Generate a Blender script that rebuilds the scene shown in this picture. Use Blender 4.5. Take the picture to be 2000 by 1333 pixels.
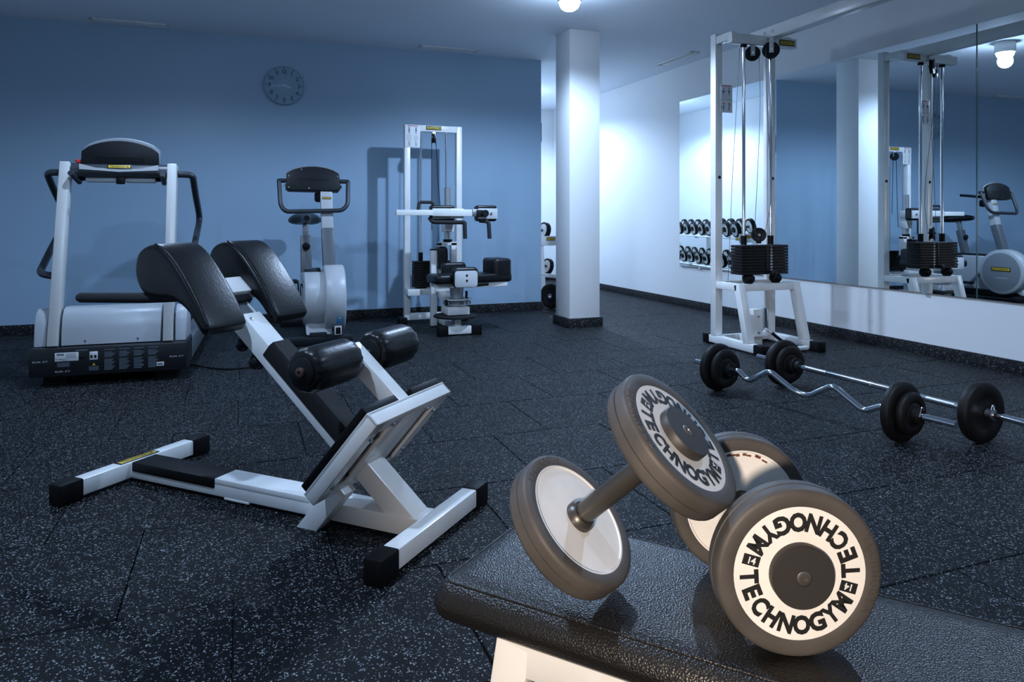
import bpy, bmesh, math, random
from mathutils import Vector, Matrix
random.seed(7)
for o in list(bpy.data.objects): bpy.data.objects.remove(o)
S = bpy.context.scene
COL = S.collection
R = math.radians
# ------------------------------------------------------------------ camera, world, exposure
FPX, HY, CX, CAMH, YAW = 1402.58, 424.5, 1000.0, 0.914, 20.557
cam_d = bpy.data.cameras.new('camera'); cam = bpy.data.objects.new('camera', cam_d); COL.objects.link(cam)
cam.location = (0, 0, CAMH); cam.rotation_euler = (R(90), 0, R(-YAW))
cam_d.sensor_width = 36; cam_d.lens = FPX/2000*36; cam_d.shift_y = -(666.5-HY)/2000; cam_d.clip_start = .02
S.camera = cam
S.view_settings.view_transform = 'Standard'; S.view_settings.look = 'None'
S.view_settings.gamma = 1; S.view_settings.use_curve_mapping = False
S.view_settings.exposure = 0.3
W = bpy.data.worlds.new('world'); S.world = W; W.use_nodes = True
W.node_tree.nodes['Background'].inputs[0].default_value = (.05, .08, .13, 1)
W.node_tree.nodes['Background'].inputs[1].default_value = .2
LAMP_COL = (.50, .69, 1.0)
LAMPS = [((2.086, 4.446), 18, 'beside the white column'),
         ((-.45, 4.3), 7, 'above the treadmill and exercise bike'),
         ((2.2, 1.5), 9, 'above the padded bench with dumbbells'),
         ((-.45, 1.7), 11, 'above the open floor by the back-extension chair'),
         ((3.16, 8.25), 21, 'in the alcove above the dumbbell rack')]
LAMP_Z = 2.334
def aim(o, tgt):
    o.rotation_euler = (Vector(tgt)-Vector(o.location)).to_track_quat('-Z', 'Y').to_euler()
# photographer's warm lamp, just behind and below the camera, aimed at the dumbbells
wl = bpy.data.lights.new('warm_lamp', 'SPOT'); wo = bpy.data.objects.new('warm_lamp', wl); COL.objects.link(wo)
wo.location = (-.42, -.36, .88); aim(wo, (.52, .78, .50)); wl.energy = 94; wl.color = (1.0, .82, .66)
wl.spot_size = R(50); wl.spot_blend = .9; wl.shadow_soft_size = .06

# ------------------------------------------------------------------ materials
MATS = {}
def mat(name, col, rough=.5, metal=0, spec=.5, coat=0):
    m = bpy.data.materials.new(name); m.use_nodes = True; b = m.node_tree.nodes['Principled BSDF']
    b.inputs['Base Color'].default_value = (*col, 1); b.inputs['Roughness'].default_value = rough
    b.inputs['Metallic'].default_value = metal; b.inputs['Specular IOR Level'].default_value = spec
    b.inputs['Coat Weight'].default_value = coat
    MATS[name] = m; return m
def nodes(m): return m.node_tree.nodes, m.node_tree.links, m.node_tree.nodes['Principled BSDF']
def add_noise_color(m, c1, c2, scale, coord='Position', detail=4, lo=.35, hi=.65):
    N, L, b = nodes(m); n = N.new('ShaderNodeTexNoise'); n.inputs['Scale'].default_value = scale; n.inputs['Detail'].default_value = detail
    if coord == 'Position': g = N.new('ShaderNodeNewGeometry'); L.new(g.outputs['Position'], n.inputs['Vector'])
    else: g = N.new('ShaderNodeTexCoord'); L.new(g.outputs['Object'], n.inputs['Vector'])
    r = N.new('ShaderNodeValToRGB'); r.color_ramp.elements[0].position = lo; r.color_ramp.elements[1].position = hi
    r.color_ramp.elements[0].color = (*c1, 1); r.color_ramp.elements[1].color = (*c2, 1)
    L.new(n.outputs['Fac'], r.inputs['Fac']); L.new(r.outputs['Color'], b.inputs['Base Color']); return r
def add_bump(m, scale, strength, dist=.002, kind='noise', detail=3, coord='Object'):
    N, L, b = nodes(m); g = N.new('ShaderNodeTexCoord')
    if kind == 'noise': t = N.new('ShaderNodeTexNoise'); t.inputs['Detail'].default_value = detail; out = 'Fac'
    else:
        t = N.new('ShaderNodeTexVoronoi'); out = 'Distance'
        t.feature = 'F1' if kind == 'vor' else 'DISTANCE_TO_EDGE'
    t.inputs['Scale'].default_value = scale
    bp = N.new('ShaderNodeBump'); bp.inputs['Strength'].default_value = strength; bp.inputs['Distance'].default_value = dist
    L.new(g.outputs[coord], t.inputs['Vector']); L.new(t.outputs[out], bp.inputs['Height'])
    if b.inputs['Normal'].links:
        L.new(b.inputs['Normal'].links[0].from_socket, bp.inputs['Normal'])
    L.new(bp.outputs['Normal'], b.inputs['Normal'])
def speckle(name, base, fleck, scale, thr, rough):
    m = mat(name, base, rough, 0, .16); N, L, b = nodes(m)
    g = N.new('ShaderNodeNewGeometry')
    w = N.new('ShaderNodeTexNoise'); w.inputs['Scale'].default_value = scale*.9
    mix = N.new('ShaderNodeVectorMath'); mix.operation = 'MULTIPLY_ADD'
    mix.inputs[1].default_value = (2.2/scale,)*3; L.new(w.outputs['Color'], mix.inputs[0]); L.new(g.outputs['Position'], mix.inputs[2])
    L.new(g.outputs['Position'], w.inputs['Vector'])
    v = N.new('ShaderNodeTexVoronoi'); v.inputs['Scale'].default_value = scale; L.new(mix.outputs[0], v.inputs['Vector'])
    sep = N.new('ShaderNodeSeparateColor'); L.new(v.outputs['Color'], sep.inputs[0])
    gt = N.new('ShaderNodeMath'); gt.operation = 'GREATER_THAN'; gt.inputs[1].default_value = thr; L.new(sep.outputs[0], gt.inputs[0])
    lt = N.new('ShaderNodeMath'); lt.operation = 'LESS_THAN'; lt.inputs[1].default_value = .44; L.new(v.outputs['Distance'], lt.inputs[0])
    mul = N.new('ShaderNodeMath'); mul.operation = 'MULTIPLY'; L.new(gt.outputs[0], mul.inputs[0]); L.new(lt.outputs[0], mul.inputs[1])
    m2 = N.new('ShaderNodeMath'); m2.operation = 'MULTIPLY'; L.new(mul.outputs[0], m2.inputs[0])
    ad = N.new('ShaderNodeMath'); ad.operation = 'MULTIPLY_ADD'; ad.inputs[1].default_value = .75; ad.inputs[2].default_value = .25; L.new(sep.outputs[1], ad.inputs[0]); L.new(ad.outputs[0], m2.inputs[1])
    mx = N.new('ShaderNodeMix'); mx.data_type = 'RGBA'; mx.inputs['A'].default_value = (*base, 1); mx.inputs['B'].default_value = (*fleck, 1)
    L.new(m2.outputs[0], mx.inputs['Factor']); L.new(mx.outputs['Result'], b.inputs['Base Color'])
    bp = N.new('ShaderNodeBump'); bp.inputs['Strength'].default_value = .35; bp.inputs['Distance'].default_value = .002
    L.new(v.outputs['Distance'], bp.inputs['Height']); L.new(bp.outputs['Normal'], b.inputs['Normal'])
    return m
speckle('tile_rubber', (.0022, .0028, .0040), (.34, .37, .39), 225, .745, .62)
speckle('skirting_rubber', (.010, .012, .014), (.26, .26, .24), 170, .70, .6)
mat('joint', (.006, .006, .007), .9)
mat('wall_white', (.76, .78, .79), .7); add_bump(MATS['wall_white'], 180, .05, .001)
mat('wall_blue', (.32, .46, .60), .42, spec=.3); add_bump(MATS['wall_blue'], 140, .04, .001)
mat('ceiling_white', (.80, .86, .92), .75)
mat('enamel', (.82, .82, .80), .26, spec=.5)
add_noise_color(MATS['enamel'], (.76, .76, .74), (.85, .85, .83), 6)
mat('enamel_grey', (.55, .57, .58), .35)
mat('plastic_light', (.48, .50, .52), .38)
mat('enamel_dull', (.56, .56, .54), .34)
mat('hood_grey', (.43, .46, .49), .36)
mat('rail_dark', (.030, .036, .044), .38)
mat('cable_grey', (.10, .11, .12), .5)
mat('plastic_grey', (.10, .115, .13), .42)
mat('plastic_mid', (.22, .24, .26), .42)
mat('plastic_dark', (.008, .010, .012), .45, 0, .25)
mat('panel_black', (.010, .011, .013), .38)
mat('rubber_black', (.0035, .0035, .004), .55, 0, .18)
mat('foam_black', (.016, .016, .018), .8); add_bump(MATS['foam_black'], 400, .2, .001)
mat('mat_black', (.008, .008, .009), .7, 0, .3); add_bump(MATS['mat_black'], 420, .5, .001, 'vor')
mat('iron_black', (.010, .0088, .0088), .52, 0, .25); add_bump(MATS['iron_black'], 300, .15, .001)
mat('chrome', (.85, .87, .9), .1, 1)
mat('steel', (.55, .56, .58), .3, 1)
mat('steel_brushed', (.60, .61, .62), .35, 1)
mat('mirror', (.80, .86, .88), .0, 1)
mat('mirror_edge', (.10, .22, .22), .2)
mat('yellow', (.75, .52, .03), .45)
mat('label_black', (.012, .012, .012), .5)
mat('label_white', (.75, .76, .76), .5)
mat('print_grey', (.16, .20, .24), .6)
mat('print_white', (.72, .76, .8), .6)
mat('print_red', (.55, .05, .08), .5)
mat('print_blue', (.03, .12, .22), .4)
mat('red_plastic', (.75, .04, .03), .35)
mat('rust', (.16, .055, .025), .8)
mat('bolt_dark', (.20, .18, .16), .4, .8)
mat('bolt_rust', (.12, .06, .05), .6, .5)
mat('vinyl', (.005, .0058, .007), .36, 0, .4)
add_bump(MATS['vinyl'], 260, .2, .001, 'vor'); add_bump(MATS['vinyl'], 70, .22, .002)
mat('bench_leather', (.010, .0088, .0078), .36, 0, .42)
add_bump(MATS['bench_leather'], 380, .6, .0011, 'vor'); add_bump(MATS['bench_leather'], 130, .12, .0015); add_bump(MATS['bench_leather'], 14, .10, .006)
mat('tyre_rubber', (.082, .075, .068), .58)
add_noise_color(MATS['tyre_rubber'], (.050, .045, .041), (.092, .083, .075), 14, 'Object', 8, .3, .75)
add_bump(MATS['tyre_rubber'], 420, .12, .0006)
mat('disc_white', (.84, .83, .80), .38); add_noise_color(MATS['disc_white'], (.78, .765, .73), (.86, .85, .82), 18, 'Object', 6)
mat('hub_black', (.030, .027, .025), .5)
mat('handle_metal', (.085, .078, .070), .34, .6)
mat('clock_face', (.23, .36, .46), .35); mat('clock_mid', (.27, .40, .50), .3); mat('clock_ink', (.05, .11, .17), .5)
mat('clock_hand', (.55, .65, .75), .3, .5)
def emis(name, col, st):
    m = mat(name, col); b = m.node_tree.nodes['Principled BSDF']
    b.inputs['Emission Color'].default_value = (*col, 1); b.inputs['Emission Strength'].default_value = st
emis('lamp_glow', (.80, .90, 1.0), 14)
emis('led_red', (1, .05, .02), .6)

# ------------------------------------------------------------------ mesh helpers
def finish(bm, name, m, parent=None, angle=40, loc=None, rot=None):
    me = bpy.data.meshes.new(name); bm.normal_update(); bm.to_mesh(me); bm.free()
    me.materials.append(MATS[m] if isinstance(m, str) else m)
    me.shade_smooth(); me.set_sharp_from_angle(angle=R(angle))
    o = bpy.data.objects.new(name, me); COL.objects.link(o)
    if parent: o.parent = parent
    if loc: o.location = loc
    if rot: o.rotation_euler = rot
    return o
def merge(dst, src):
    t = bpy.data.meshes.new('t'); src.to_mesh(t); src.free(); dst.from_mesh(t); bpy.data.meshes.remove(t)
def box(bm, c, s, bev=0, M=None, seg=2):
    t = bmesh.new(); bmesh.ops.create_cube(t, size=1)
    for v in t.verts: v.co = Vector((v.co.x*s[0], v.co.y*s[1], v.co.z*s[2]))
    if bev: bmesh.ops.bevel(t, geom=t.edges[:], offset=min(bev, .49*min(s)), segments=seg, profile=.5, affect='EDGES')
    for v in t.verts: v.co += Vector(c)
    if M is not None: t.transform(M)
    merge(bm, t)
def span(bm, lo, hi, bev=0, M=None, seg=2):
    box(bm, [(a+b)/2 for a, b in zip(lo, hi)], [abs(b-a) for a, b in zip(lo, hi)], bev, M, seg)
def beam(bm, p0, p1, w, h, up=(0, 0, 1), bev=.004):
    p0, p1 = Vector(p0), Vector(p1); d = (p1-p0); L = d.length; d.normalize()
    s = Vector(up).cross(d).normalized(); u = d.cross(s)
    M = Matrix((( d.x, s.x, u.x, (p0.x+p1.x)/2), (d.y, s.y, u.y, (p0.y+p1.y)/2), (d.z, s.z, u.z, (p0.z+p1.z)/2), (0, 0, 0, 1)))
    box(bm, (0, 0, 0), (L, w, h), bev, M)
def axis_matrix(o, a, up=(0, 0, 1)):
    a = Vector(a).normalized(); u = Vector(up)
    if abs(a.dot(u.normalized())) > .99: u = Vector((0, 1, 0))
    x = u.cross(a).normalized(); y = a.cross(x)
    return Matrix(((x.x, y.x, a.x, o[0]), (x.y, y.y, a.y, o[1]), (x.z, y.z, a.z, o[2]), (0, 0, 0, 1)))
def lathe(bm, prof, n=32, M=None, cap=True):
    t = bmesh.new(); rings = []
    for r, z in prof:
        if r < 1e-6: rings.append([t.verts.new((0, 0, z))])
        else: rings.append([t.verts.new((r*math.cos(2*math.pi*i/n), r*math.sin(2*math.pi*i/n), z)) for i in range(n)])
    for a, b in zip(rings, rings[1:]):
        for i in range(n):
            j = (i+1) % n
            if len(a) == 1 and len(b) == 1: continue
            if len(a) == 1: t.faces.new((a[0], b[j], b[i]))
            elif len(b) == 1: t.faces.new((a[i], a[j], b[0]))
            else: t.faces.new((a[i], a[j], b[j], b[i]))
    if cap:
        for r, top in ((rings[0], 0), (rings[-1], 1)):
            if len(r) > 2: t.faces.new(r if top else r[::-1])
    bmesh.ops.recalc_face_normals(t, faces=t.faces[:])
    if M is not None: t.transform(M)
    merge(bm, t)
def cyl(bm, p0, p1, r, n=20, bev=0):
    p0, p1 = Vector(p0), Vector(p1); L = (p1-p0).length
    pr = [(r-bev, 0), (r, bev), (r, L-bev), (r-bev, L)] if bev else [(r, 0), (r, L)]
    lathe(bm, pr, n, axis_matrix(p0, p1-p0))
def smooth_path(pts, n=6, closed=False):
    P = [Vector(p) for p in pts]; out = []
    m = len(P); rng = range(m if closed else m-1)
    for i in rng:
        p0 = P[i-1] if (i > 0 or closed) else P[0]; p1 = P[i]; p2 = P[(i+1) % m]; p3 = P[(i+2) % m] if (closed or i+2 < m) else P[-1]
        for k in range(n):
            t = k/n
            out.append(.5*((2*p1)+(-p0+p2)*t+(2*p0-5*p1+4*p2-p3)*t*t+(-p0+3*p1-3*p2+p3)*t**3))
    if not closed: out.append(P[-1])
    return out
def round_path(pts, rad, n=5):
    P = [Vector(p) for p in pts]; out = [P[0]]
    for i in range(1, len(P)-1):
        a = (P[i-1]-P[i]); b = (P[i+1]-P[i]); r = min(rad, a.length*.48, b.length*.48)
        A = P[i]+a.normalized()*r; B = P[i]+b.normalized()*r
        for k in range(n+1):
            t = k/n; out.append(A*(1-t)**2+P[i]*2*t*(1-t)+B*t*t)
    out.append(P[-1]); return out
def tube(bm, pts, r, n=12, closed=False):
    P = [Vector(p) for p in pts]; t = bmesh.new(); rings = []; m = len(P)
    prev = None
    for i in range(m):
        if closed: d = P[(i+1) % m]-P[i-1]
        else: d = P[min(i+1, m-1)]-P[max(i-1, 0)]
        d.normalize()
        if prev is None:
            u = Vector((0, 0, 1)) if abs(d.z) < .9 else Vector((1, 0, 0)); s = u.cross(d).normalized()
        else: s = (prev-d*prev.dot(d)).normalized()
        prev = s; u = d.cross(s)
        rr = r[i] if isinstance(r, (list, tuple)) else r
        rings.append([t.verts.new(P[i]+rr*(math.cos(2*math.pi*k/n)*s+math.sin(2*math.pi*k/n)*u)) for k in range(n)])
    for i in range(m if closed else m-1):
        a, b = rings[i], rings[(i+1) % m]
        for k in range(n): t.faces.new((a[k], a[(k+1) % n], b[(k+1) % n], b[k]))
    if not closed: t.faces.new(rings[0][::-1]); t.faces.new(rings[-1])
    bmesh.ops.recalc_face_normals(t, faces=t.faces[:]); merge(bm, t)
def prism(bm, prof, y0, y1, M=None, bev=0, seg=3, plane='xz'):
    t = bmesh.new()
    mk = {'xz': lambda a, b, y: (a, y, b), 'xy': lambda a, b, y: (a, b, y), 'yz': lambda a, b, y: (y, a, b)}[plane]
    A = [t.verts.new(mk(a, b, y0)) for a, b in prof]; Bv = [t.verts.new(mk(a, b, y1)) for a, b in prof]
    t.faces.new(A); t.faces.new(Bv[::-1]); n = len(prof)
    for i in range(n): t.faces.new((A[i], Bv[i], Bv[(i+1) % n], A[(i+1) % n]))
    bmesh.ops.recalc_face_normals(t, faces=t.faces[:])
    if bev:
        cap = set(A) | set(Bv)
        es = [e for e in t.edges if not ((e.verts[0] in A) ^ (e.verts[1] in A))]
        bmesh.ops.bevel(t, geom=es, offset=bev, segments=seg, profile=.5, affect='EDGES')
    if M is not None: t.transform(M)
    merge(bm, t)
def smooth2(prof, n=5): return [(p.x, p.y) for p in smooth_path([(a, b, 0) for a, b in prof], n, True)]
def rrect(w, h, r, n=5):
    out = []
    for cx, cy, a in ((w/2-r, h/2-r, 0), (-w/2+r, h/2-r, 90), (-w/2+r, -h/2+r, 180), (w/2-r, -h/2+r, 270)):
        for k in range(n+1): out.append((cx+r*math.cos(R(a+90*k/n)), cy+r*math.sin(R(a+90*k/n))))
    return out
def thing(name, label, cat, loc=(0, 0, 0), rz=0, group=None, rot=None):
    o = bpy.data.objects.new(name, None); COL.objects.link(o); o.location = loc
    o.rotation_euler = rot if rot else (0, 0, rz); o.empty_display_size = .1
    o['label'] = label; o['category'] = cat
    if group: o['group'] = group
    return o
def tag(o, label, cat, group=None):
    o['label'] = label; o['category'] = cat
    if group: o['group'] = group
    return o
def struct(o, label=None):
    o['kind'] = 'structure'
    if label: o['label'] = label
    return o
def part(name, m, parent, fn, angle=40):
    bm = bmesh.new(); fn(bm); return finish(bm, name, m, parent, angle)
def pbox(name, m, parent, lo, hi, bev=.003, M=None, seg=2):
    return part(name, m, parent, lambda b: span(b, lo, hi, bev, M, seg))
def pbeam(name, m, parent, p0, p1, w, h, up=(0, 0, 1), bev=.004):
    return part(name, m, parent, lambda b: beam(b, p0, p1, w, h, up, bev))
def ptube(name, m, parent, pts, r, n=12): return part(name, m, parent, lambda b: tube(b, pts, r, n))
def pcyl(name, m, parent, p0, p1, r, n=20, bev=0): return part(name, m, parent, lambda b: cyl(b, p0, p1, r, n, bev))
# lettering
_GL = {}
def glyph(ch, bold=.02):
    k = (ch, bold)
    if k not in _GL:
        c = bpy.data.curves.new('g', 'FONT'); c.body = ch; c.align_x = 'LEFT'; c.offset = bold; c.resolution_u = 3
        o = bpy.data.objects.new('g', c); COL.objects.link(o); bpy.context.view_layer.update()
        me = bpy.data.meshes.new_from_object(o.evaluated_get(bpy.context.evaluated_depsgraph_get()))
        V = [(v.co.x, v.co.y) for v in me.vertices]; F = [list(p.vertices) for p in me.polygons]
        bpy.data.objects.remove(o); bpy.data.curves.remove(c); bpy.data.meshes.remove(me)
        if V:
            x0 = min(v[0] for v in V); x1 = max(v[0] for v in V)
        else: x0, x1 = 0, .3
        _GL[k] = ([(x-x0, y) for x, y in V], F, x1-x0)
    return _GL[k]
def put_glyph(bm, ch, M, w=None, h=1.0, bold=.02, depth=0):
    V, F, gw = glyph(ch, bold)
    if not V: return
    sx = (w/gw) if w else h/.7
    sy = h/.7
    vs = [bm.verts.new(M @ Vector(((x-gw/2)*sx, y*sy-h/2, depth))) for x, y in V]
    for f in F:
        try: bm.faces.new([vs[i] for i in f])
        except ValueError: pass
    if depth:
        lo = [bm.verts.new(M @ Vector(((x-gw/2)*sx, y*sy-h/2, -.0004))) for x, y in V]
        cnt = {}
        for f in F:
            for a, b in zip(f, f[1:]+f[:1]):
                cnt[(a, b)] = 1
        for (a, b) in cnt:
            if (b, a) not in cnt:
                try: bm.faces.new((vs[a], lo[a], lo[b], vs[b]))
                except ValueError: pass
def text_line(bm, s, M, h, bold=.02, width=None, gap=.16):
    ws = [glyph(c, bold)[2]/.7*h if c != ' ' else h*.45 for c in s]
    tot = sum(ws)+gap*h*(len(s)-1); k = (width/tot) if width else 1
    x = -tot*k/2
    for c, w in zip(s, ws):
        if c != ' ': put_glyph(bm, c, M @ Matrix.Translation((x+w*k/2, 0, 0)), w*k, h, bold)
        x += (w+gap*h)*k
def plate_badge(parent, M, w, h, text='TECHNOGYM'):
    """black-edged yellow name plate lying in the xy plane of M, facing +z"""
    b = part('name_plate', 'label_black', parent, lambda bm: box(bm, (0, 0, 0), (w, h, .002), .0004, M))
    part('yellow_field', 'yellow', b, lambda bm: box(bm, (0, 0, .0012), (w*.90, h*.62, .0012), .0002, M))
    bm = bmesh.new(); text_line(bm, text, M @ Matrix.Translation((0, 0, .0022)), h*.40, .03, w*.80)
    finish(bm, 'lettering', 'label_black', b); return b

# ------------------------------------------------------------------ the room
HC = 2.472; XR = 4.24; YB = 6.575; XBE = 2.775; YA = 9.58; XA = 2.2; XL = -2.6; YF = -1.7
def wall(name, lo, hi, m, label): return struct(pbox(name, m, None, lo, hi, 0), label)
fb = struct(pbox('floor', 'joint', None, (XL, YF, -.06), (XR, YA, -.012), 0), 'dark rubber tile floor flecked with white')
wall('wall_back', (XL, YB, 0), (XBE, YB+.12, HC), 'wall_blue', 'matt blue back wall carrying the clock')
wall('wall_right', (XR, YF, 0), (XR+.12, YA+.12, HC), 'wall_white', 'white right wall carrying the mirrors')
wall('wall_left', (XL-.12, YF, 0), (XL, YB+.12, HC), 'wall_white', 'white left wall')
wall('wall_front', (XL-.12, YF-.12, 0), (XR+.12, YF, HC), 'wall_white', 'white wall behind the camera')
wall('wall_alcove_back', (XA-.12, YA, 0), (XR, YA+.12, HC), 'wall_white', 'white end wall of the alcove')
wall('wall_alcove_left', (XA-.12, YB+.12, 0), (XA, YA, HC), 'wall_white', 'white side wall of the alcove behind the dumbbell rack')
wall('ceiling', (XL-.12, YF-.12, HC), (XR+.12, YA+.12, HC+.1), 'ceiling_white', 'smooth pale ceiling')
# floor tiles: half-metre rubber tiles, rows along x, half-bond
tb = bmesh.new(); box(tb, (0, 0, -.011), (.4972, .4972, .022), .0025, None, 1)
tme = bpy.data.meshes.new('tile'); tb.to_mesh(tme); tb.free(); tme.materials.append(MATS['tile_rubber'])
a = R(YAW); FW = Vector((math.sin(a), math.cos(a))); RT = Vector((math.cos(a), -math.sin(a)))
def in_view(x, y):
    for dx in (-.3, 0, .3):
        for dy in (-.3, 0, .3):
            d = Vector((x+dx, y+dy)); z = d.dot(FW)
            if z < .25: continue
            u = 1000+FPX*d.dot(RT)/z; v = HY+FPX*CAMH/z
            if -40 < u < 2040 and v < 1380: return True
    return False
rest = bmesh.new(); ntile = 0
row = 0; y = 4.84-.5*13
while y < YA:
    off = 2.23 if ((round((y-4.84)/.5)) % 2 == 0) else 1.98
    x = off-.5*12
    while x < XR:
        cx, cy = x+.25, y+.25
        x0, x1 = max(cx-.2486, XL), min(cx+.2486, XR); y0, y1 = max(cy-.2486, YF), min(cy+.2486, YA)
        hidden = (cy > YB+.2 and cx < XA-.1)
        if x1-x0 > .03 and y1-y0 > .03 and not hidden:
            full = x1-x0 > .49 and y1-y0 > .49
            if in_view(cx, cy) and ntile < 300:
                if full:
                    o = bpy.data.objects.new('tile', tme); COL.objects.link(o); o.parent = fb; o.location = (cx, cy, random.uniform(-.0012, .0))
                    o.rotation_euler = (random.uniform(-.001, .001), random.uniform(-.001, .001), random.uniform(-.003, .003))
                else: pbox('tile', 'tile_rubber', fb, (x0, y0, -.022), (x1, y1, 0), .004, None, 1)
                ntile += 1
            else: span(rest, (x0, y0, -.022), (x1, y1, 0), 0)
        x += .5
    y += .5
o = finish(rest, 'outer_tiles', 'tile_rubber', fb); o['kind'] = 'stuff'
# skirting strips
SK = .076
def skirt(name, lo, hi): return struct(pbox(name, 'skirting_rubber', None, lo, hi, .002), 'flecked black rubber skirting strip')
skirt('baseboard_back', (XL, YB-.016, 0), (XBE+.016, YB, SK))
skirt('baseboard_right', (XR-.016, YF, 0), (XR, YA, SK))
skirt('baseboard_alcove', (XA, YA-.016, 0), (XR-.016, YA, SK))
skirt('baseboard_alcove_left', (XA, YB+.12, 0), (XA+.016, YA-.016, SK))
# free-standing column
CX0, CX1, CY0, CY1 = 2.528, 2.806, 5.385, 5.665
c = struct(pbox('column', 'wall_white', None, (CX0, CY0, 0), (CX1, CY1, HC), .003), 'square white column standing free on the rubber floor')
part('skirting', 'skirting_rubber', c, lambda b: (span(b, (CX0-.02, CY0-.02, 0), (CX1+.02, CY0, SK), .002), span(b, (CX0-.02, CY1, 0), (CX1+.02, CY1+.02, SK), .002),
     span(b, (CX0-.02, CY0, 0), (CX0, CY1, SK), .002), span(b, (CX1, CY0, 0), (CX1+.02, CY1, SK), .002)))
# mirrors
XM = 4.222
def mirror(y0, y1, label):
    t = thing('wall_mirror', label, 'mirror', (XM, (y0+y1)/2, .413)); h = 1.69; w = (y1-y0)/2
    part('glass', 'mirror', t, lambda b: box(b, (.004, 0, h/2), (.008, 2*w-.004, h)))
    part('backing', 'mirror_edge', t, lambda b: box(b, (.0125, 0, h/2), (.009, 2*w, h+.003)))
    for yy in (-w+.35, w-.35):
        part('clip', 'chrome', t, lambda b: box(b, (.004, yy, -.006), (.020, .03, .012), .002))
    return t
mirror(3.130, 6.335, 'large frameless wall mirror behind the cable machine')
mirror(-.2, 3.124, 'frameless wall mirror beyond the thin joint, reflecting the ceiling lamp')
# ceiling lamps
def ceiling_lamp(x, y, e, where):
    t = thing('ceiling_lamp', 'round ceiling spotlight '+where, 'lamp', (x, y, HC), 0, 'ceiling spotlights')
    part('housing', 'enamel', t, lambda b: lathe(b, [(.082, 0), (.082, -.085), (.078, -.092), (.072, -.092), (.072, -.05), (0, -.05)], 32))
    part('lens', 'lamp_glow', t, lambda b: lathe(b, [(.071, -.088), (.068, -.112), (.056, -.134), (.034, -.148), (0, -.153)], 32, None, False))
    l = bpy.data.lights.new('lamp_beam', 'SPOT'); o = bpy.data.objects.new('lamp_beam', l); COL.objects.link(o); o.parent = t
    o.location = (0, 0, LAMP_Z-HC-.022); l.energy = e*10; l.color = LAMP_COL; l.spot_size = R(166); l.spot_blend = .38; l.shadow_soft_size = .035
    l = bpy.data.lights.new('lamp_spill', 'POINT'); o = bpy.data.objects.new('lamp_spill', l); COL.objects.link(o); o.parent = t   # the domed lens also glows sideways and up
    o.location = (0, 0, LAMP_Z-HC-.03); l.energy = e*.6; l.color = LAMP_COL; l.shadow_soft_size = .06
for (x, y), e, where in LAMPS: ceiling_lamp(x, y, e, where)
# ceiling slot vents
def vent(cx, cy, L, w, rz, where):
    t = thing('ceiling_vent', 'slim white ceiling air grille '+where, 'vent', (cx, cy, HC), rz, 'ceiling air grilles')
    part('frame', 'enamel', t, lambda b: (span(b, (-L/2, -w/2, -.008), (L/2, -w/2+.016, 0), .002), span(b, (-L/2, w/2-.016, -.008), (L/2, w/2, 0), .002),
         span(b, (-L/2, -w/2, -.008), (-L/2+.016, w/2, 0), .002), span(b, (L/2-.016, -w/2, -.008), (L/2, w/2, 0), .002)))
    for k in range(3):
        yy = -w/2+w*(k+1)/4
        part('slat', 'enamel', t, lambda b: beam(b, (-L/2+.016, yy, -.004), (L/2-.016, yy, -.004), .012, .003, (0, .4, 1), 0))
vent(-.84, 6.44, .56, .085, 0, 'over the treadmill')
vent(1.78, 6.41, .55, .085, 0, 'over the rotary torso machine')
vent(3.99, 6.04, .64, .10, R(90), 'over the mirrored wall')

# ------------------------------------------------------------------ wall clock
ck = thing('wall_clock', 'round pale-blue wall clock with thin silver hands on blue wall', 'clock', (.34, YB, 2.062), 0)
Mc = Matrix.Translation((0, -.002, 0)) @ Matrix.Rotation(R(90), 4, 'X')      # local z -> -y (towards the room)
part('case', 'clock_face', ck, lambda b: lathe(b, [(.160, 0), (.168, .012), (.168, .022), (.162, .026), (.158, .022), (0, .022)], 48, Mc))
part('centre_disc', 'clock_mid', ck, lambda b: lathe(b, [(.052, .0225), (.052, .0235), (0, .0235)], 32, Mc))
for i in range(1, 13):
    th = R(90-30*i); p = Matrix.Translation((.122*math.cos(th), .122*math.sin(th), .0228))
    part('numeral', 'clock_ink', ck, lambda b: text_line(b, str(i), Mc @ p, .034, .03))
    part('hour_mark', 'clock_ink', ck, lambda b: box(b, (.149, 0, .0232), (.010, .010, .0008), 0, Mc @ Matrix.Rotation(th, 4, 'Z')))
def hand(name, ang, l, w, z):
    th = Matrix.Rotation(R(90-ang), 4, 'Z'); part(name, 'clock_hand', ck, lambda b: box(b, (l/2-.012, 0, z), (l+.024, w, .001), 0, Mc @ th))
hand('minute_hand', 264, .115, .005, .0262); hand('hour_hand', 112, .058, .007, .0250)
part('pin', 'chrome', ck, lambda b: lathe(b, [(.006, .0235), (.006, .029), (0, .03)], 12, Mc))
# small dark switch plate on the end of the blue wall
sw = thing('switch_panel', 'small dark switch panel on the end of the blue wall', 'switch', (XBE, YB+.06, 1.78))
part('plate', 'plastic_dark', sw, lambda b: box(b, (.008, 0, -.02), (.016, .075, .19), .003))
part('key', 'plastic_grey', sw, lambda b: box(b, (.018, 0, .02), (.006, .04, .05), .002))

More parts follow.
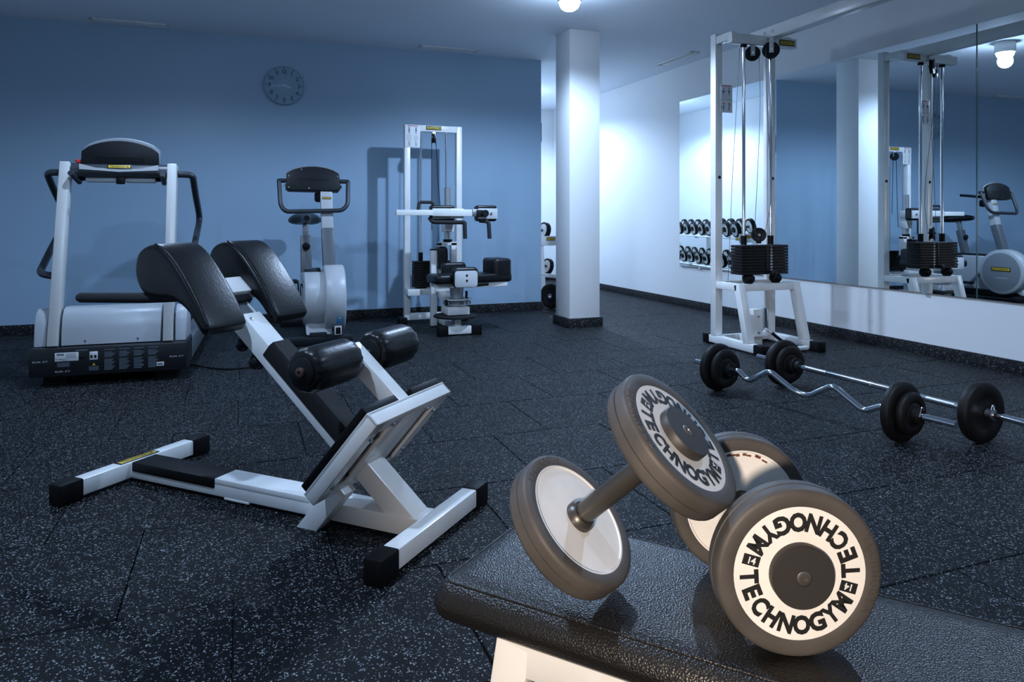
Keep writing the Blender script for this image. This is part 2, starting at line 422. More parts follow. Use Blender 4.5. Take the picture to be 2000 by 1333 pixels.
# ------------------------------------------------------------------ dumbbells
DR, DW, DLW, DHL = .0927, .0752, .0354, .1495      # tyre radius, white disc radius, head width, gap between heads
def tyre_prof(r, rw, w):
    e = .006
    return [(rw-.002, .0015), (rw+.002, 0), (r-.006, 0), (r-.0022, .0012), (r-.0006, .004), (r, .007), (r, w*.44), (r-.0018, w*.46), (r-.0018, w*.49), (r, w*.51), (r, w-.007), (r-.0006, w-.004), (r-.0022, w-.0012),
            (r-.006, w), (rw+.002, w), (rw-.002, w-.0015)]
def ring_text(bm, s, rad, h, a0, step, z, inward, bold=.03, wfac=.9, depth=0):
    for i, ch in enumerate(s):
        th = R(a0+step*i); rd = Vector((math.cos(th), math.sin(th), 0)); tg = Vector((-math.sin(th), math.cos(th), 0))
        if inward: x, y = tg, -rd            # letter tops point to the centre, reading counter-clockwise
        else: x, y = -tg, rd                 # tops outwards, reading clockwise
        M = Matrix(((x.x, y.x, 0, rd.x*rad), (x.y, y.y, 0, rd.y*rad), (0, 0, 1, z), (0, 0, 0, 1)))
        wid = {'M': 1.0, 'T': .92, 'E': .78, 'Y': 1.0, 'O': 1.15, 'C': .95, 'G': 1.08, 'N': .98, 'H': .92}.get(ch, .6)*h*wfac
        put_glyph(bm, ch, M, wid, h, bold, depth)
def make_dumbbell(name, label, M4, roll, lower_roll, emb=(27, 95), rust=False, group=None):
    t = bpy.data.objects.new(name, None); COL.objects.link(t); t.matrix_world = M4
    t['label'] = label; t['category'] = 'dumbbell'
    if group: t['group'] = group
    H = DHL/2
    part('handle', 'handle_metal', t, lambda b: lathe(b, [(.0132, -H-.002), (.0137, -H+.02), (.0143, 0), (.0137, H-.02), (.0132, H+.002)], 28, None, False))
    for sgn, rl, em in ((1, roll, emb[0]), (-1, lower_roll, emb[1])):
        F = Matrix.Identity(4) if sgn > 0 else Matrix.Rotation(math.pi, 4, 'Y')
        G = F @ Matrix.Translation((0, 0, H))
        hd = part('head', 'tyre_rubber', t, lambda b: lathe(b, tyre_prof(DR, DW, DLW), 72, G, False), 50)
        part('inner_disc', 'disc_white', hd, lambda b: lathe(b, [(.020, .0025), (DW*.955, .0025), (DW*.97, .0008), (DW, .0008), (DW, .006)], 64, G, False))
        part('collar', 'handle_metal', hd, lambda b: lathe(b, [(.0205, .003), (.0205, -.004), (.0165, -.009), (.013, -.009)], 32, G, False))
        part('outer_disc', 'disc_white', hd, lambda b: lathe(b, [(0, DLW-.0015), (DW*.985, DLW-.0015), (DW, DLW-.003), (DW, DLW-.01)], 64, G, False))
        hub = part('hub', 'hub_black', hd, lambda b: lathe(b, [(.0345, DLW-.002), (.0345, DLW+.0088), (.0335, DLW+.0100), (.0088, DLW+.0100), (.0088, DLW+.0088), (0, DLW+.0088)], 48, G, False))
        part('screw', 'bolt_dark', hub, lambda b: (lathe(b, [(.0080, DLW+.0089), (.0080, DLW+.0101), (.0074, DLW+.0104), (.0042, DLW+.0104), (.0038, DLW+.0090), (0, DLW+.0090)], 6*4, G, False)))
        T = G @ Matrix.Rotation(R(rl), 4, 'Z')
        def letters(bm):
            for half in (0, 180):
                ring_text(bm, 'TECHNOGYM', DW*.745, DW*.25, half+18.7, 17.85, DLW-.0010, True, .05)
        tm = Matrix(T)
        bm = bmesh.new(); letters(bm); bm.transform(tm); finish(bm, 'ring_lettering', 'label_black', hd)
        for half in (0, 180):
            Q = tm @ Matrix.Rotation(R(half), 4, 'Z')
            tb_ = part('number_tab', 'label_black', hd, lambda b: box(b, (DW*.745, 0, DLW-.0010), (DW*.25, DW*.155, .0006), 0, Q))
            for dx, ch in ((-.033, '1'), (.030, '4')):
                bm = bmesh.new(); put_glyph(bm, ch, Q @ Matrix.Translation((DW*.745, 0, DLW-.0005)) @ Matrix.Rotation(R(180), 4, 'Z') @ Matrix.Translation((DW*dx, 0, 0)), None, DW*.10, .02)
                finish(bm, 'digit', 'label_white', tb_)
        bm = bmesh.new(); ring_text(bm, 'TECHNOGYM', DW+(DR-DW)*.47, .0092, em, -7.0, DLW, False, .0, .72, .0009); bm.transform(G)
        finish(bm, 'embossing', 'tyre_rubber', hd)
        bm = bmesh.new(); ring_text(bm, 'TECHNOGYM', DW+(DR-DW)*.47, .0092, em+60, -7.0, 0, False, .0, .72, .0009)
        bm.transform(G @ Matrix.Rotation(math.pi, 4, 'Y')); finish(bm, 'embossing', 'tyre_rubber', hd)
        if rust and sgn < 0:
            bm = bmesh.new()
            for k in range(14):
                th = R(40+k*6+random.uniform(-2, 2)); r0 = DW*random.uniform(.90, .935)
                box(bm, (r0, 0, .0024), (.0016+random.random()*.0022, .0045+random.random()*.004, .0004), 0, G @ Matrix.Rotation(th, 4, 'Z'))
            finish(bm, 'rust_chips', 'rust', hd)
    return t
def pose(face, outward, L):   # matrix whose +z is `outward` and whose upper outer face centre is `face`
    a_ = Vector(outward).normalized(); return axis_matrix(Vector(face)-a_*L, a_)
az2 = 1.2399; out2 = Vector((-math.cos(az2), -math.sin(az2), 0))
make_dumbbell('dumbbell', 'grey rubber dumbbell lying flat on the bench, number 14 facing out', pose((.5715, .6251, .5230), out2, DHL/2+DLW), 164, 10, (27, 100), True)
az1, el1 = -.8819, .7553; n1 = Vector((math.cos(el1)*math.cos(az1), math.cos(el1)*math.sin(az1), math.sin(el1)))
make_dumbbell('dumbbell', 'grey rubber dumbbell tilted up, leaning on the other dumbbell', pose(Vector((.4113, .8446, .5236))+n1*(DHL+DLW), n1, DHL/2+DLW), 113, 10, (172, 60))

# ------------------------------------------------------------------ padded bench
ZB = .43; e1 = Vector((.6361, -.7716)); A = Vector((.2300, .9400)); BWD = .280; BL = 1.12
bt = thing('flat_bench', 'black leather flat bench on white steel legs, two dumbbells on it', 'bench', (A.x+.05*e1.x, A.y+.05*e1.y, 0), math.atan2(e1.y, e1.x))
# local: x along the bench, y across (0 = edge nearest the warm lamp)
def pad(bm):
    t = bmesh.new(); nx, ny = 46, 16; TH = .052; rc = .012
    x0, x1, y0, y1 = -.050, BL-.05, 0, BWD
    cxm, cym = (x0+x1)/2, (y0+y1)/2
    rings = []
    levels = [(-.008, ZB-TH), (-.002, ZB-TH+.006), (.002, ZB-TH*.68), (.002, ZB-.030), (-.001, ZB-.022), (-.005, ZB-.0155), (-.010, ZB-.0100), (-.0145, ZB-.0062), (-.018, ZB-.0042), (-.026, ZB-.0012), (-.05, ZB)]
    for d, z in levels:
        k = rrect(x1-x0+2*d, y1-y0+2*d, max(.030+d, .006), 5); rings.append([t.verts.new((cxm+p[0], cym+p[1], z)) for p in k])
    for a_, b_ in zip(rings, rings[1:]):
        n = len(a_)
        for i in range(n): t.faces.new((a_[i], a_[(i+1) % n], b_[(i+1) % n], b_[i]))
    t.faces.new(rings[0][::-1]); t.faces.new(rings[-1])
    bmesh.ops.recalc_face_normals(t, faces=t.faces[:]); merge(bm, t)
pd = part('cushion', 'bench_leather', bt, pad, 80)
sp = [Vector((BL/2-.05+p[0], BWD/2+p[1], ZB-.0048)) for p in rrect(BL-.034, BWD-.034, .016, 6)]
part('piping', 'bench_leather', pd, lambda b: tube(b, sp, .0022, 8, True), 80)
zt_ = ZB-.054
for yy in (.028, BWD-.028):
    s_ = -1 if yy < .1 else 1
    pbeam('rail', 'enamel', bt, (.062, yy, zt_-.022), (BL-.17, yy, zt_-.022), .026, .044)
    for xa, xb in ((.075, .02), (BL-.19, BL-.13)):
        pbeam('leg', 'enamel', bt, (xa, yy, zt_-.003), (xb, yy+s_*.012, .0), .026, .05, (1, 0, 0))
pbeam('stretcher', 'enamel_grey', bt, (.11, BWD/2, .12), (BL-.2, BWD/2, .12), .05, .04)
for xx in (.043, BL-.152): pbeam('foot_tube', 'enamel', bt, (xx, .01, .13), (xx, BWD-.01, .13), .04, .03)

# ------------------------------------------------------------------ back-extension chair (foreground left)
rc_ = thing('back_extension_chair', 'white steel back-extension chair with black thigh pads and ankle rollers', 'exercise machine', (-.348, 2.841, 0), math.atan2(-.703, .711))
def SN(s, n, y=0): return Vector((s*.763+n*.647, y, -s*.647+n*.763))
MS = Matrix(((.763, 0, .647, 0), (0, 1, 0, 0), (-.647, 0, .763, 0), (0, 0, 0, 1)))      # local (s, y, n) -> chair frame
for xx, cat in ((0, 'rear'), (1.205, 'front')):
    bar = pbox('foot_bar', 'enamel', rc_, (xx-.025, -.245, .010), (xx+.025, .245, .064), .004)
    for s_ in (-1, 1):
        pbox('end_cap', 'rubber_black', bar, (xx-.029, s_*.218, 0), (xx+.029, s_*.298, .068), .006)
Mb = Matrix.Translation((0, 0, .0645)) @ Matrix.Rotation(R(90), 4, 'Z')
plate_badge(rc_, Mb, .155, .036)
pbox('spine', 'enamel', rc_, (.02, -.045, .010), (1.185, .045, .064), .004)
pbox('floor_pad', 'rubber_black', rc_, (.032, -.049, .034), (.415, .049, .0675), .005)
pbox('raised_cover', 'enamel', rc_, (.415, -.0465, .05), (.80, .0465, .067), .002)
pbox('weld_plate', 'enamel', rc_, (.455, -.046, .004), (.56, -.02, .012), .002)
pbox('main_beam', 'enamel', rc_, (.008, -.040, .736), (.845, .040, .801), .004, MS)
for sa, rr in ((.137, .026), (.058, .021)):
    kn = part('locking_knob', 'plastic_dark', rc_, lambda b: lathe(b, [(.0, -.045), (rr*.7, -.044), (rr, -.034), (rr, -.016), (rr*.75, -.006), (.010, 0), (.010, .012)], 24, Matrix.Translation(SN(sa, .733, -.012)) @ Matrix.Rotation(R(40.3), 4, 'Y')))
part('screw', 'steel', rc_, lambda b: lathe(b, [(.006, 0), (.006, .003), (0, .004)], 12, Matrix.Translation(SN(.035, .801, -.02)) @ Matrix.Rotation(R(40.3), 4, 'Y')))
# grip mat wrapped over the beam
part('grip_mat', 'mat_black', rc_, lambda b: prism(b, [(-.0425, .765), (-.0425, .806), (-.034, .819), (.034, .819), (.0425, .806), (.0425, .765)], .155, .596, MS, .001, 1, 'yz'))
# telescopic tube and pad carrier
pbox('inner_tube', 'plastic_grey', rc_, (-.13, -.026, .745), (.012, .026, .790), .003, MS)
pbox('tube_rail', 'enamel_grey', rc_, (-.13, .027, .752), (.012, .036, .792), .002, MS)
pbox('pad_carrier', 'enamel', rc_, (-.145, -.17, .775), (-.075, .17, .815), .004, MS)
pbox('clamp', 'plastic_dark', rc_, (-.072, -.05, .750), (-.045, .05, .806), .004, MS)
padprof = smooth2([(-.252, .872), (-.18, .878), (-.06, .858), (.045, .826), (.062, .808), (.052, .786), (-.03, .798), (-.10, .782), (-.16, .735), (-.215, .712), (-.275, .735), (-.306, .790), (-.290, .838)], 4)
for s_ in (-1, 1):
    y0, y1 = sorted((s_*.060, s_*.226))
    tp = part('thigh_pad', 'vinyl', rc_, lambda b: prism(b, padprof, y0, y1, MS, .020, 4), 60)
    top = [(-.268, .868), (-.18, .8785), (-.06, .8585), (.045, .8265)]
    for ys in (y0+.007,):
        part('seam', 'vinyl', tp, lambda b: tube(b, [MS @ Vector((p.x, ys, p.y-.004)) for p in smooth_path([(q[0], q[1], 0) for q in top], 6)], .0028, 8))
for s_ in (-1, 1):
    part('hand_grip', 'foam_black', rc_, lambda b: tube(b, [Vector((-.012, s_*.208, .650)), Vector((.0, s_*.208, .651)), Vector((.30, s_*.208, .664)), Vector((.36, s_*.19, .667)), Vector((.395, s_*.14, .667))], [.012, .0165, .0165, .0165, .0165], 18))
# foot plate, perpendicular to the beam
fp = part('foot_plate', 'enamel', rc_, lambda b: (span(b, (.598, -.2, .700), (.606, .2, 1.0245), 0, MS),
    span(b, (.598, -.2, .700), (.640, -.192, 1.0245), .002, MS), span(b, (.598, .192, .700), (.640, .2, 1.0245), .002, MS),
    span(b, (.598, -.2, 1.0165), (.640, .2, 1.0245), .002, MS), span(b, (.598, -.2, .700), (.640, .2, .706), .002, MS),
    span(b, (.632, -.192, .706), (.640, -.150, 1.0165), 0, MS), span(b, (.632, .150, .706), (.640, .192, 1.0165), 0, MS),
    span(b, (.632, -.192, .975), (.640, .192, 1.0165), 0, MS), span(b, (.632, -.192, .706), (.640, .192, .735), 0, MS),
    span(b, (.632, -.085, .73), (.640, -.045, 1.0), 0, MS), span(b, (.632, .045, .73), (.640, .085, 1.0), 0, MS), span(b, (.612, -.045, .73), (.640, .045, 1.0), .002, MS)))
for yb, nb in ((-.165, .955), (-.165, .76), (-.09, .99), (.09, .99), (.165, .955), (.165, .78)):
    part('bolt', 'steel', fp, lambda b: (lathe(b, [(.0095, 0), (.0095, .0015), (.0065, .002), (.0065, .007), (0, .0075)], 6, MS @ Matrix.Translation((.640, yb, nb)) @ Matrix.Rotation(R(90), 4, 'Y'))), 20)
for s_ in (-1, 1):
    pbox('foot_pad', 'rubber_black', rc_, (.574, s_*.040, .706), (.598, s_*.197, 1.022), .004, MS)
# near-side prop under the plate
part('prop', 'enamel', rc_, lambda b: span(b, (.608, -.100, .497), (.664, -.046, .72), .003, MS))
# roller arm
pbox('roller_arm', 'enamel', rc_, (.362, -.026, .958), (.600, .026, 1.012), .004, MS)
AX = Vector((.950, 0, .500))
part('axle', 'steel', rc_, lambda b: cyl(b, AX+Vector((0, -.262, 0)), AX+Vector((0, .262, 0)), .010, 16))
rp = [(.034, 0), (.046, -.004), (.056, .004), (.0615, .022), (.0625, .05), (.0625, .150), (.0615, .172), (.056, .190), (.046, .198), (.034, .194)]
for s_ in (-1, 1):
    M = axis_matrix(AX+Vector((0, s_*.250, 0)), (0, -s_, 0))
    def roller(bm):
        t = bmesh.new(); n = 40; rings = []
        for r_, z_ in rp:
            ring = []
            for i in range(n):
                pk = 1+ (.035*math.sin(i*2*math.pi/n*13) if (z_ < .03 or z_ > .17) else 0)
                ring.append(t.verts.new((r_*pk*math.cos(2*math.pi*i/n), r_*pk*math.sin(2*math.pi*i/n), z_)))
            rings.append(ring)
        for a_, b_ in zip(rings, rings[1:]):
            for i in range(n): t.faces.new((a_[i], a_[(i+1) % n], b_[(i+1) % n], b_[i]))
        t.faces.new(rings[0][::-1]); t.faces.new(rings[-1]); bmesh.ops.recalc_face_normals(t, faces=t.faces[:]); t.transform(M); merge(bm, t)
    ro = part('ankle_roller', 'vinyl', rc_, roller, 70)
    for z0, dz in ((-.006, 1), (.200, -1)):
        part('end_disc', 'plastic_dark', ro, lambda b: lathe(b, [(0, z0-.003*dz), (.036, z0-.003*dz), (.040, z0), (.040, z0+.006*dz)], 32, M, False))
    part('cap_screw', 'bolt_rust', ro, lambda b: lathe(b, [(.0135, -.009), (.0135, -.016), (.011, -.018), (.005, -.018), (.005, -.014), (0, -.014)], 20, M, False))

# ------------------------------------------------------------------ treadmill
tm_ = thing('treadmill', 'white and black treadmill with curved console and dark handrails', 'treadmill', (-.682, 4.459, 0), math.atan2(-.036, .999))
pbox('base_front', 'panel_black', tm_, (-.385, 0, .055), (.385, .30, .208), .006)
pbox('running_deck', 'panel_black', tm_, (-.34, .30, .07), (.34, 1.86, .15), .006)
for s_ in (-1, 1):
    pbox('side_rail', 'plastic_grey', tm_, (s_*.30, .28, .06), (s_*.385, 1.88, .185), .008)
    pbox('support_foot', 'rubber_black', tm_, (s_*.22, .05, 0), (s_*.33, .17, .057), .004)
    pbox('rear_foot', 'rubber_black', tm_, (s_*.26, 1.7, 0), (s_*.33, 1.8, .075), .004)
pbox('running_belt', 'rubber_black', tm_, (-.27, .30, .148), (.27, 1.80, .156), .002)
hood = [(.052, .214), (.062, .30), (.082, .37), (.115, .405), (.16, .415), (.24, .41), (.30, .37), (.30, .214)]
part('motor_hood', 'hood_grey', tm_, lambda b: prism(b, hood, -.247, .247, None, .004, 2, 'yz'), 55)
for s_ in (-1, 1):
    a_, b_ = sorted((s_*.318, s_*.378))
    part('side_cowl', 'hood_grey', tm_, lambda b: prism(b, [(.06, .212), (.075, .33), (.10, .385), (.14, .41), (.24, .40), (.31, .30), (.31, .212)], a_, b_, None, .006, 2, 'yz'), 55)
    pbeam('upright', 'enamel_dull', tm_, (s_*.284, .068, .206), (s_*.279, .300, 1.225), .052, .085, (0, 1, 0), .006)
    pbox('upright_cap', 'enamel_dull', tm_, (s_*.279-.0275, .262, 1.185), (s_*.279+.0275, .352, 1.228), .012, None, 3)
    rail = round_path([(s_*.305, .31, 1.172), (s_*.385, .33, 1.172), (s_*.385, .50, 1.06), (s_*.385, .80, .905), (s_*.385, .46, .75), (s_*.385, .19, .60), (s_*.305, .165, .585)], .11, 9)
    ptube('handrail', 'rail_dark', tm_, rail, .0195, 16)
    part('grip_end', 'rail_dark', tm_, lambda b: cyl(b, (s_*.235, .20, 1.165), (s_*.225, .36, 1.12), .0155, 16, .002))
    part('screw', 'steel', tm_, lambda b: lathe(b, [(.006, 0), (.006, .003), (0, .004)], 12, axis_matrix((s_*.13, .052, .235), (0, -1, 0))))
cb = part('cross_bar', 'rail_dark', tm_, lambda b: prism(b, smooth2([(.262, 1.18), (.285, 1.222), (.335, 1.222), (.36, 1.18), (.345, 1.150), (.28, 1.148)], 3), -.254, .254, None, 0, 1, 'yz'), 50)
part('fascia', 'enamel_grey', cb, lambda b: prism(b, [(-.205, 1.222), (-.205, 1.190), (0, 1.178), (.205, 1.190), (.205, 1.222), (.12, 1.200), (0, 1.193), (-.12, 1.200)], .255, .264))
plate_badge(tm_, Matrix.Translation((.0, .2590, 1.208)) @ Matrix.Rotation(R(70), 4, 'X'), .125, .026)
cons = [(-.203, 1.222)]
for k in range(13):
    th = k/12; xx = -.200+.400*th; cons.append((xx, 1.295+.067*math.sin(math.pi*th)**.62))
cons.append((.203, 1.222))
co = part('console', 'plastic_dark', tm_, lambda b: prism(b, cons, .285, .330, None, .004, 2), 50)
rim = [(x*1.012, z+.022) for x, z in cons[1:-1]]
part('console_shell', 'plastic_mid', tm_, lambda b: prism(b, cons[:1]+rim+cons[-1:], .330, .395, None, .008, 3), 50)
def grille(bm):
    for i in range(17):
        for k in range(4):
            box(bm, (-.125+i*.0155, .2845, 1.236+k*.009), (.010, .002, .004))
part('speaker_grille', 'rubber_black', co, grille)
part('stop_button', 'red_plastic', tm_, lambda b: lathe(b, [(.014, 0), (.014, .012), (.024, .014), (.024, .026), (.020, .030), (0, .031)], 24, Matrix.Translation((-.215, .32, 1.218))))
for s_ in (-1, 1): pbox('cup_tray', 'plastic_light', tm_, (s_*.02, .30, 1.118), (s_*.185, .36, 1.150), .01)
pbox('tray_hinge', 'plastic_dark', tm_, (-.022, .285, 1.108), (.022, .315, 1.152), .004)
ptube('tray_rod', 'plastic_dark', tm_, [(-.24, .33, 1.137), (.24, .33, 1.137)], .011, 12)
# labels and print on the front panel
FP = lambda x, z: Matrix.Translation((x, -.0008, z)) @ Matrix.Rotation(R(90), 4, 'X')
for x, z in ((-.33, .140), (-.225, .083), (.335, .132)): part('model_lettering', 'print_white', tm_, lambda b: text_line(b, 'RUN XT', FP(x, z), .009, .0, .07))
nl = pbox('rating_label', 'label_white', tm_, (-.262, -.0015, .138), (-.150, .002, .184), .0005)
bm = bmesh.new(); box(bm, (-.236, -.002, .174), (.034, .0006, .010))
for k in range(5): box(bm, (-.185, -.002, .178-k*.0055), (.05-.006*(k % 2), .0006, .0022))
for k in range(3): box(bm, (-.242+.015*k, -.002, .150-k*.003), (.03, .0006, .002))
finish(bm, 'label_print', 'print_grey', nl)
brk = pbox('breaker_switch', 'label_white', tm_, (-.097, -.006, .138), (-.058, .002, .182), .002)
for xx in (-.087, -.068): pbox('toggle', 'panel_black', brk, (xx-.005, -.012, .150), (xx+.005, -.004, .165), .001)
part('warning_triangle', 'yellow', tm_, lambda b: prism(b, [(-.085, .107), (-.069, .107), (-.077, .121)], -.0012, .001))
for c in range(4):
    bm = bmesh.new()
    for k in range(15):
        if k in (1, 6): continue
        box(bm, (.0+c*.072-.0035*(k % 3), -.0010, .196-.0078*k-.006), (.052-.007*(k % 3), .0006, .0036))
    finish(bm, 'printed_instructions', 'print_grey', tm_)['kind'] = 'stuff'
bm = bmesh.new()
for k in range(4): box(bm, (-.222, -.001, .128-.006*k), (.06-.004*(k % 2), .0006, .0028)); box(bm, (-.077, -.001, .100-.006*k), (.05-.004*(k % 2), .0006, .0028))
box(bm, (-.135, -.001, .193), (.06, .0006, .005))
finish(bm, 'small_print', 'print_grey', tm_)['kind'] = 'stuff'
sl = pbox('maker_sticker', 'label_white', tm_, (.232, -.0012, .083), (.270, .001, .105), .0004)
part('sticker_print', 'label_black', sl, lambda b: box(b, (.251, -.0016, .094), (.024, .0006, .006)))
for xx in (-.137, -.150): part('socket', 'rubber_black', tm_, lambda b: lathe(b, [(.006, 0), (.006, .004), (0, .004)], 12, axis_matrix((xx+.008, 0, .150), (0, -1, 0))))
cd = bmesh.new(); tube(cd, smooth_path([(-.30, 4.80, .012), (-.10, 4.62, .006), (.15, 4.66, .006), (.5, 4.9, .006), (.62, 5.08, .006), (.60, 5.22, .03)], 6), .005, 8)
tag(finish(cd, 'power_cord', 'rubber_black'), 'black power cord on the floor between treadmill and exercise bike', 'cord')

# ------------------------------------------------------------------ exercise bike
bk = thing('exercise_bike', 'grey upright exercise bike with round flywheel housing and dark console', 'exercise bike', (.505, 5.20, 0), R(-1.5))
# local: +y away from camera
pbox('front_foot', 'plastic_dark', bk, (-.24, .06, 0), (.24, .13, .06), .008)
pbox('rear_foot', 'plastic_dark', bk, (-.24, 1.06, 0), (.24, 1.13, .06), .008)
pbox('base_frame', 'plastic_dark', bk, (-.06, .08, .02), (.06, 1.12, .085), .006)
Mw = axis_matrix((.045, .265, .315), (1, 0, 0))
part('flywheel_housing', 'plastic_light', bk, lambda b: lathe(b, [(.17, .0), (.234, .0), (.245, .010), (.245, .136), (.236, .146), (.0, .146)], 56, Mw, False), 50)
part('flywheel_housing', 'plastic_light', bk, lambda b: lathe(b, [(0, -.140), (.187, -.140), (.196, -.132), (.196, .0)], 48, Mw, False), 50)
fd = part('side_disc', 'plastic_mid', bk, lambda b: lathe(b, [(0, .1475), (.205, .1475), (.214, .144)], 48, Mw, False))
plate_badge(fd, axis_matrix((.1940, .265, .345), (1, 0, 0)), .21, .045)
for k in range(6): part('print_mark', 'print_white', fd, lambda b: box(b, (.1930, .205+.023*k, .25), (.0006, .008, .010)))
fd2 = part('side_disc', 'plastic_mid', bk, lambda b: lathe(b, [(0, -.1415), (.135, -.1415), (.142, -.139)], 40, Mw, False))
part('side_ring', 'plastic_light', fd2, lambda b: lathe(b, [(.112, -.142), (.118, -.146), (.124, -.142)], 40, Mw, False))
bl_ = pbox('warning_label', 'print_blue', bk, (.118, .020, .155), (.164, .023, .21), .0005)
part('warning_triangle', 'yellow', bl_, lambda b: prism(b, [(.134, .193), (.148, .193), (.141, .204)], .0185, .0200))
sk = pbox('power_socket', 'label_white', bk, (.108, .03, .075), (.156, .062, .135), .004)
pbox('socket_hole', 'rubber_black', sk, (.115, .026, .082), (.149, .034, .128), .002)
part('body', 'plastic_light', bk, lambda b: prism(b, [(.12, .07), (.20, .10), (.95, .10), (1.02, .14), (1.0, .44), (.90, .475), (.45, .475), (.35, .40)], -.085, .10, None, .012, 3, 'yz'), 50)
part('body_top', 'plastic_dark', bk, lambda b: span(b, (-.065, .48, .470), (.06, .96, .494), .008))
pbeam('neck', 'plastic_grey', bk, (.092, .29, .50), (.086, .395, .83), .090, .075, (0, 1, 0), .008)
pbeam('neck_cover', 'plastic_light', bk, (.0865, .388, .80), (.080, .458, 1.145), .088, .074, (0, 1, 0), .006)
dirn = Vector((0, .07, .335)).normalized()
plate_badge(bk, Matrix.Translation((.082, .4015, 1.06)) @ Matrix.Rotation(R(78), 4, 'X'), .068, .018)
cprof = [(-.185, 1.135), (-.178, 1.235)]
for k in range(11):
    th = k/10; cprof.append((-.172+.344*th, 1.245+.045*math.sin(math.pi*th)**.7))
cprof += [(.178, 1.235), (.185, 1.135), (.165, 1.115), (-.165, 1.120)]
cprof = [(a_, b_) for a_, b_ in cprof]
Mco = Matrix.Translation((-.014, .42, 1.12)) @ Matrix.Rotation(R(-12), 4, 'X') @ Matrix.Diagonal((1.08, 1, 1.1, 1)) @ Matrix.Translation((0, -.42, -1.125))
c2 = part('console', 'plastic_dark', bk, lambda b: prism(b, cprof, .405, .440, Mco, .005, 2), 50)
part('console_shell', 'plastic_mid', bk, lambda b: prism(b, [(a_*1.015, b_+(.016 if b_ > 1.2 else 0)) for a_, b_ in cprof], .440, .475, Mco, .006, 2), 50)
def grille2(bm):
    for i in range(12):
        for k in range(2): box(bm, (-.10+i*.018, .4045, 1.19+k*.010), (.012, .002, .004), 0, Mco)
part('speaker_grille', 'rubber_black', c2, grille2)
for xx, zz in ((-.165, 1.22), (.165, 1.22), (-.165, 1.14), (-.03, 1.135), (-.08, 1.268)): part('screw', 'steel', c2, lambda b: lathe(b, [(.004, 0), (.004, .002), (0, .003)], 8, Mco @ axis_matrix((xx, .405, zz), (0, -1, 0))))
hb = round_path([(-.20, .47, 1.19), (-.262, .47, 1.19), (-.262, .45, 1.185), (-.252, .38, 1.0), (-.217, .36, .955), (.193, .36, .965), (.236, .38, 1.01), (.246, .45, 1.185), (.243, .47, 1.19), (.17, .47, 1.19)], .06, 6)
ptube('handlebar', 'rail_dark', bk, hb, .0165, 14)
for s_ in (-1, 1): ptube('rear_grip', 'plastic_dark', bk, round_path([(s_*.10, .47, 1.13), (s_*.20, .56, 1.15), (s_*.20, .72, 1.165)], .05), .015, 12)
pbox('grip_clamp', 'plastic_dark', bk, (.0, .46, 1.03), (.13, .56, 1.11), .02, None, 3)
pbeam('seat_tube', 'plastic_grey', bk, (-.045, .83, .46), (-.045, .90, .76), .085, .06, (0, 1, 0), .006)
part('height_knob', 'plastic_dark', bk, lambda b: lathe(b, [(.014, 0), (.016, .014), (.031, .018), (.031, .032), (.026, .036), (0, .036)], 20, axis_matrix((-.045, .855, .68), (0, -1, -.1))))
pbeam('seat_post', 'plastic_mid', bk, (-.045, .895, .74), (-.045, .925, .885), .045, .04, (0, 1, 0), .004)
def saddle(bm):
    t = bmesh.new(); nu = 18; rows = []
    st = [(.60+.14, .022, .024), (.66+.14, .036, .034), (.74+.14, .055, .040), (.82+.12, .10, .048), (.88+.12, .132, .054), (.94+.11, .136, .054), (.99+.10, .10, .040), (1.0+.10, .05, .025)]
    for yy, w_, h_ in st:
        ring = []
        for i in range(nu):
            th = 2*math.pi*i/nu; cx_ = w_*math.cos(th); cz = h_*math.sin(th)
            dip = -.020*math.exp(-(cx_/.03)**2) if (math.sin(th) > 0 and yy > .9) else 0
            droop = -.35*abs(cx_)**1.5 if yy > .88 else 0
            ring.append(t.verts.new((-.045+cx_, yy, .905+cz+dip+droop)))
        rows.append(ring)
    for a_, b_ in zip(rows, rows[1:]):
        for i in range(nu): t.faces.new((a_[i], a_[(i+1) % nu], b_[(i+1) % nu], b_[i]))
    t.faces.new(rows[0][::-1]); t.faces.new(rows[-1]); bmesh.ops.recalc_face_normals(t, faces=t.faces[:]); merge(bm, t)
part('saddle', 'vinyl', bk, saddle, 70)
for s_ in (-1, 1):
    cr = part('crank', 'steel', bk, lambda b: beam(b, (s_*.115, .55, .30), (s_*.125, .55+s_*.10, .30-s_*.13), .016, .03, (0, 1, 0)))
    pbox('pedal', 'plastic_dark', cr, (s_*.13, .50+s_*.10, .285-s_*.13), (s_*.225, .61+s_*.10, .312-s_*.13), .006)
ptube('sensor_cable', 'rubber_black', bk, smooth_path([(-.10, .22, .40), (-.115, .20, .43), (-.118, .19, .38), (-.112, .20, .28), (-.108, .24, .18)], 5), .004, 8)
part('neck_knob', 'plastic_dark', bk, lambda b: lathe(b, [(.008, 0), (.02, .01), (.02, .03), (0, .034)], 16, axis_matrix((.03, .32, .515), (-1, -.2, .2))))

# ------------------------------------------------------------------ rotary torso machine
rt = thing('rotary_torso_machine', 'white rotary torso machine with black swivel seat and weight stack', 'exercise machine', (1.298, 6.107, 0), 0)
